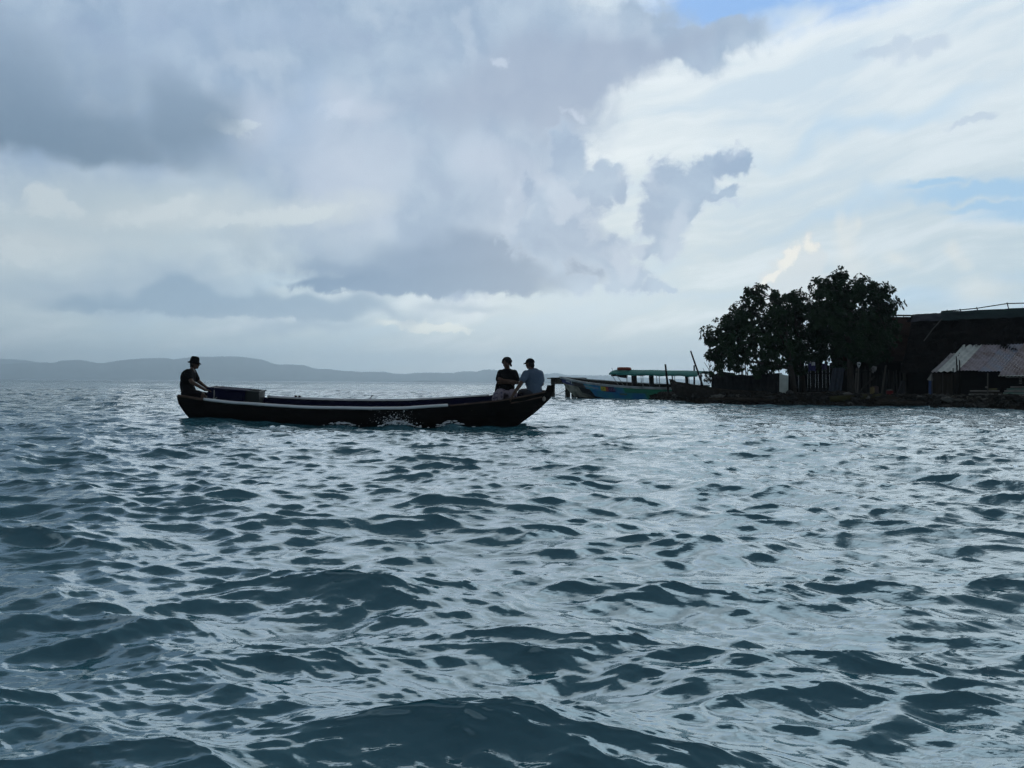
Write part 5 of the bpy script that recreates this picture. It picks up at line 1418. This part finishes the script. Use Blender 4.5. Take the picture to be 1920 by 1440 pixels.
    b = MB(); b.slab([at(1714, 700, 39.2), at(1738, 700, 39.2), at(1738, 742, 39.2), at(1714, 742, 39.2)], .04); b.build('doorway_shade', mat('doorway_black', (0.006, 0.006, 0.006), .95), r)  # open doorway: its shade put in as a near-black slab

    # --- tin shed
    E0 = at(1746, 697.5, 37.3); R0 = at(1796, 648, 39.9); up = R0 - E0
    ed = Vector((math.cos(R(16)), -math.sin(R(16)), 0)); 
    r = thing('tin_shed', 'low lean-to shed with rusty corrugated tin roof at the water edge', 'shed', (E0.x + 2, E0.y + .5, .5))
    def sheet(nm, s0, s1, m, lab=None, lo=0.0, hi=1.0, lift=0.0, amp=.022, pitch=.11, curl=0.0, trim=None):
        b = MB(); g = []; n = int((s1 - s0) / pitch * 6); nj = 12
        for i in range(n + 1):
            s = s0 + (s1 - s0) * i / n; row = []
            for j in range(nj + 1):
                t = lo + (hi - lo) * j / nj
                p = E0 + ed * s + up * t + Vector((0, 0, lift + amp * math.cos(2 * math.pi * s / pitch) - .05 * math.sin(math.pi * t) + .012 * mnoise.noise(Vector((s * 2, t * 3, 1)))))
                p.z -= curl * math.exp(-t * 12)
                row.append(p)
            g.append(row)
        b.grid(g); k = len(b.v); b.grid([[p - Vector((0, -.004, .006)) for p in row] for row in g]); return b.build(nm, m, r, lab, smooth=True, fix=False), g
    def tin(nm, a, c, sc_=1.2, lo=.4, hi=.65): return mat(nm, a, .55, .35, noise=(sc_, c, (2.2, .7, 1), lo, hi))
    sheet('roof_sheet', 0, .30, tin('tin_dull', (0.33, 0.32, 0.33), (0.20, 0.18, 0.18)), None, 0, .72, .0, .025, .15)
    sheet('roof_sheet', .27, 1.12, tin('tin_pale', (0.60, 0.62, 0.58), (0.40, 0.42, 0.40)), 'pale grey-green corrugated sheet', .0, 1.0, .03, .034, .28)
    sheet('roof_sheet', 1.10, 2.02, tin('tin_purple', (0.30, 0.26, 0.31), (0.14, 0.085, 0.08)), 'purplish rusty corrugated sheet', .02, .98, .055, .020, .15)
    sheet('roof_sheet', 2.00, 2.95, tin('tin_blue', (0.22, 0.25, 0.33), (0.28, 0.22, 0.23)), 'bluish grey corrugated sheet', .01, 1.02, .03, .020, .15)
    o, g = sheet('roof_sheet', 2.93, 4.3, tin('tin_rust', (0.32, 0.27, 0.29), (0.13, 0.08, 0.075)), 'rust-stained sheet with a white painted lower edge', -.07, 1.04, .06, .020, .15, .06)
    whitep = mat('white_edge_paint', (0.70, 0.69, 0.64), .6, noise=(6, (0.4, 0.36, 0.33), (1, 1, 1), .5, .62))
    b = MB(); b.tube([p[0] + Vector((0, -.01, -.005)) for p in g[::3]], .026, 6); b.build('painted_edge', whitep, r)
    b = MB(); b.tube([p + Vector((.012, 0, .012)) for p in g[-1]], .024, 6); b.build('painted_edge', whitep, r)
    sheet('roof_sheet', 4.4, 5.6, MATS['tin_purple'], None, .02, 1.0, .0, .020, .15)
    def base(s, d=0.0, z=.5): p = E0 + ed * s; return Vector((p.x + d * up.x * .2, p.y + .25 + d, z))
    zt = E0.z - .06
    board = mat('shed_board', (0.030, 0.024, 0.018), .95, .05, noise=(2, (0.050, 0.040, 0.030), (3, 3, .3), .4, .65))
    s = .12; q = random.Random(9)
    while s < 1.35:
        w = q.uniform(.10, .17); b = MB(); b.box(base(s + w / 2, q.uniform(-.03, .03), (.42 + zt) / 2), (w - .012, .03, zt - .42), (0, 0, -R(16) + q.uniform(-.05, .05))); b.build('wall_board', board, r); s += w
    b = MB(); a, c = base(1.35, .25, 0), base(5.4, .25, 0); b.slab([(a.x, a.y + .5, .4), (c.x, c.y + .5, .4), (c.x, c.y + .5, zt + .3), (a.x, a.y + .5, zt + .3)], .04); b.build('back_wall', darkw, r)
    for ss, rad, m in ((.15, .04, cane), (.62, .035, cane), (1.36, .05, darkw), (2.55, .03, pole), (4.36, .06, cane)):
        b = MB(); b.tube([base(ss, -.02, .35), base(ss, -.02, zt + .05)], rad, 7); b.build('post', m, r)
    sm = tin('strip_white', (0.36, 0.36, 0.34), (0.22, 0.20, 0.18)); sg = tin('strip_green', (0.16, 0.32, 0.26), (0.22, 0.24, 0.22))
    for i, (s0, s1, z, h, m) in enumerate(((1.75, 3.10, .60, .07, sm), (1.85, 3.15, .69, .06, board), (1.80, 3.05, .77, .055, sm), (2.6, 2.95, .86, .07, tin('strip_yellow', (0.22, 0.20, 0.06), (0.12, 0.11, 0.05))),
        (3.25, 4.30, .58, .06, sm), (3.20, 4.30, .67, .085, sg), (3.25, 4.3, .78, .07, sm), (3.35, 4.3, .87, .06, sg), (3.5, 4.3, .97, .05, sm), (3.3, 4.2, 1.42, .035, sm))):
        b = MB(); a, c = base(s0, .02 * (i % 2), z), base(s1, .02 * (i % 2), z + .01); b.bar(a, c, .025, h); b.build('wall_slat', m, r)
    for z in (1.15, 1.22, 1.29, 1.36):
        b = MB(); a = base(3.86, .05, z); b.bar(a, a + ed * .12, .02, .022); b.build('louvre', sm, r)
    b = MB(); a = base(2.5, .0, .92); b.tube([a, a + Vector((.02, 0, .06))], .06, 8); b.build('tin_cup', sm, r)
    # strips of plastic at the near corner
    b = MB(); b.slab([base(.02, -.05, 1.25), base(.02, -.05, .48), base(.20, -.03, .48), base(.17, -.03, 1.25)], .012); b.build('blue_sheet', mat('blue_plastic', (0.035, 0.075, 0.20), .6), r)
    b = MB(); b.slab([base(-.06, -.05, 1.30), base(.04, -.05, 1.25), base(.20, -.04, 1.25), base(.16, -.04, 1.64)], .012); b.build('white_sheet', mat('white_plastic', (0.30, 0.29, 0.27), .6), r)
    # dark sticks bundled in front of the roof
    for a, c, lab in (((1793, 668), (1797, 742), 'tallest dark stick of the upright bundle before the tin shed'), ((1799, 675), (1801, 742), 'second tallest dark stick, rightmost of the bundle before the tin shed'),
                      ((1787, 690), (1789, 742), 'short leftmost stick of the bundle before the tin shed'), ((1795, 684), (1792, 742), 'crossed middle stick of the bundle before the tin shed')):
        b = MB(); b.tube([at(*a, 36.5), at(*c, 36.4)], [.022, .05], 7); o = b.build('stick', darkw, None)
        tag(o, lab, 'stick', 'upright sticks before the tin shed')

def build_clutter():
    def lathe(nm, c, prof, m, label, cat, tilt=(0, 0, 0), n=14):
        rm = Euler(tilt).to_matrix(); b = MB(); g = []
        for rad, z in prof: g.append([c + rm @ Vector((rad * math.cos(t), rad * math.sin(t), z)) for t in np.linspace(0, 2 * math.pi, n, endpoint=False)])
        b.grid(g, close=True); b.f.append(tuple(range(n))); k = len(b.v); b.f.append(tuple(range(k - n, k)))
        return b
    c = at(1668, 742.5, 38.4)
    r = thing('bucket', 'red bucket standing on the bank before the cane wall', 'bucket', c)
    lathe('', c, [(.13, 0), (.15, .10), (.165, .25), (.175, .26), (.165, .262), (.15, .12), (.12, .02)], None, '', '').build('body', mat('red_plastic', (0.20, 0.012, 0.014), .5), r, smooth=True)
    b = MB(); b.tube([c + Vector((.17 * math.cos(t), -.02, .26 + .07 * math.sin(t))) for t in np.linspace(0, math.pi, 9)], .008, 5); b.build('handle', mat('wire', (0.1, 0.1, 0.1), .5), r)
    b = MB(); b.ell(c + Vector((0, 0, .27)), (.14, .14, .06), n=10, m=6, bump=.3); b.build('contents', mat('grey_rag', (0.13, 0.12, 0.11), .9), r, smooth=True)
    c = at(1635.5, 741, 38.6)
    r = thing('jerrycan', 'dull yellow jerrycan beside the cane wall', 'jerrycan', c)
    b = MB(); b.box(c + Vector((0, 0, .20)), (.13, .22, .40), (0, 0, .3)); o = b.build('body', mat('dull_yellow', (0.20, 0.15, 0.055), .6, noise=(4, (0.13, 0.09, 0.04), (1, 1, 1), .4, .7)), r)
    bm = bmesh.new(); bm.from_mesh(o.data); bmesh.ops.bevel(bm, geom=bm.edges[:], offset=.025, segments=2, affect='EDGES'); bm.to_mesh(o.data); bm.free()
    b = MB(); b.capsule(c + Vector((-.03, 0, .40)), c + Vector((-.03, 0, .45)), .025, .022, 8); b.build('cap', mat('dark_cap_plastic', (0.03, 0.03, 0.03), .6), r)
    b = MB(); b.tube([c + Vector((-.0, .06, .40)), c + Vector((0, .05, .45)), c + Vector((0, -.05, .45)), c + Vector((0, -.06, .40))], .014, 6); b.build('handle', MATS['dull_yellow'], r)
    c = at(1647, 738, 38.7)
    r = thing('drum', 'brown plastic drum half hidden behind the yellow jerrycan', 'drum', c)
    lathe('', c + Vector((0, .3, -.05)), [(.12, 0), (.135, .06), (.135, .36), (.12, .41), (.04, .42)], None, '', '').build('body', mat('brown_plastic', (0.075, 0.05, 0.05), .6), r, smooth=True)
    lathe('', c + Vector((0, .3, .365)), [(.05, 0), (.05, .03)], None, '', '').build('lid', MATS['brown_plastic'], r)
    c = at(1644, 739.5, 38.2)
    b = lathe('', c, [(.03, -.05), (.065, -.03), (.08, .02), (.07, .06), (.055, .07), (.05, .05)], None, '', '')
    o = b.build('pot', mat('pale_enamel', (0.42, 0.42, 0.38), .5, noise=(9, (0.15, 0.14, 0.12), (1, 1, 1), .5, .6)), None, smooth=True); tag(o, 'small pale pot on the bank to the right of the jerrycan', 'pot')
    # white plastic bottle stuck upside down on a post
    p = at(1607.5, 690, 39.3)
    r = thing('post', 'slim post with an upturned white plastic bottle on its top', 'post', (p.x, p.y, .5))
    b = MB(); b.tube([at(1607, 741, 39.3), at(1610, 690, 39.3)], [.05, .035], 7); b.build('shaft', MATS['pale_pole'], r)
    c = at(1610, 689, 39.28); b = lathe('', c, [(.022, -.03), (.03, .01), (.06, .07), (.085, .13), (.09, .20), (.085, .255), (.06, .27)], None, '', '', (0, .05, 0)); b.build('bottle', mat('white_bottle', (0.62, 0.64, 0.66), .4), r, smooth=True)
    b = MB(); b.ell(c + Vector((.0, -.07, .155)), (.055, .035, .028), n=10, m=6); b.build('bottle_label', mat('dark_label', (0.03, 0.045, 0.06), .5), r, smooth=True)
    # pale bag hung on a stake
    p = at(1639, 690, 39.6); b = MB(); b.ell(p + Vector((0, 0, -.03)), (.13, .10, .14), n=14, m=9, bump=.35, seed=4); b.ell(p + Vector((-.06, 0, -.17)), (.06, .05, .10), n=10, m=6, bump=.3, seed=2)
    o = b.build('plastic_bag', mat('grey_bag', (0.27, 0.27, 0.27), .5, noise=(6, (0.14, 0.14, 0.14), (1, 1, 1), .4, .65)), None, smooth=True); tag(o, 'crumpled pale plastic bag hung high on the cane wall', 'bag')
    # washing on a line beneath the trees
    b = MB(); b.tube([at(1508, 679, 39.6), at(1545, 682, 39.6), at(1600, 678, 39.6)], .008, 4); o = b.build('washing_line', mat('dark_line', (0.02, 0.02, 0.02), .9), None); tag(o, 'thin washing line strung between the tree trunks', 'washing line')
    for x0, x1, y0, y1, colr, nm, lab in ((1516, 1529, 681, 697, (0.02, 0.02, 0.10), 'blue_washing', 'dark blue cloth on the line, left of the white rag'), (1541, 1550, 682, 694, (0.03, 0.02, 0.07), 'violet_washing', 'dark violet cloth on the line, right of the white rag'), (1522, 1528, 679, 686, (0.5, 0.5, 0.52), 'white_rag', 'small white rag hanging on the line beneath the trees')):
        b = MB(); g = []
        for i in range(7):
            s = i / 6; g.append([at(x0 + (x1 - x0) * s, y0 + (y1 - y0) * t * (1 - .15 * math.sin(s * 3)), (39.5 if 'white' not in nm else 39.3) + .04 * math.sin(s * 8)) for t in np.linspace(0, 1, 5)])
        b.grid(g); b.grid([[p + Vector((0, .012, 0)) for p in row] for row in g])
        o = b.build('washing' if 'rag' not in nm else 'rag', mat(nm, colr, .9), None, fix=False); tag(o, lab, 'cloth', 'washing on the line')
make_tiles()
BUMPS.append((at(350, 770, CY).x, CY - 0.2, 0.19, 2.2, 1.3))
BUMPS.append((at(640, 797, 16.7).x, 16.72, 0.05, 0.35, 0.14))
BUMPS.append((at(745, 795, 16.7).x, 16.70, 0.07, 0.40, 0.16))
BUMPS.append((at(848, 797, 16.7).x, 16.70, 0.08, 0.22, 0.16))
build_far()
build_water()
build_shore()
build_jetty()
build_tour_boat()
build_trees()
build_huts()
build_clutter()
build_canoe()
build_people()
build_spray()
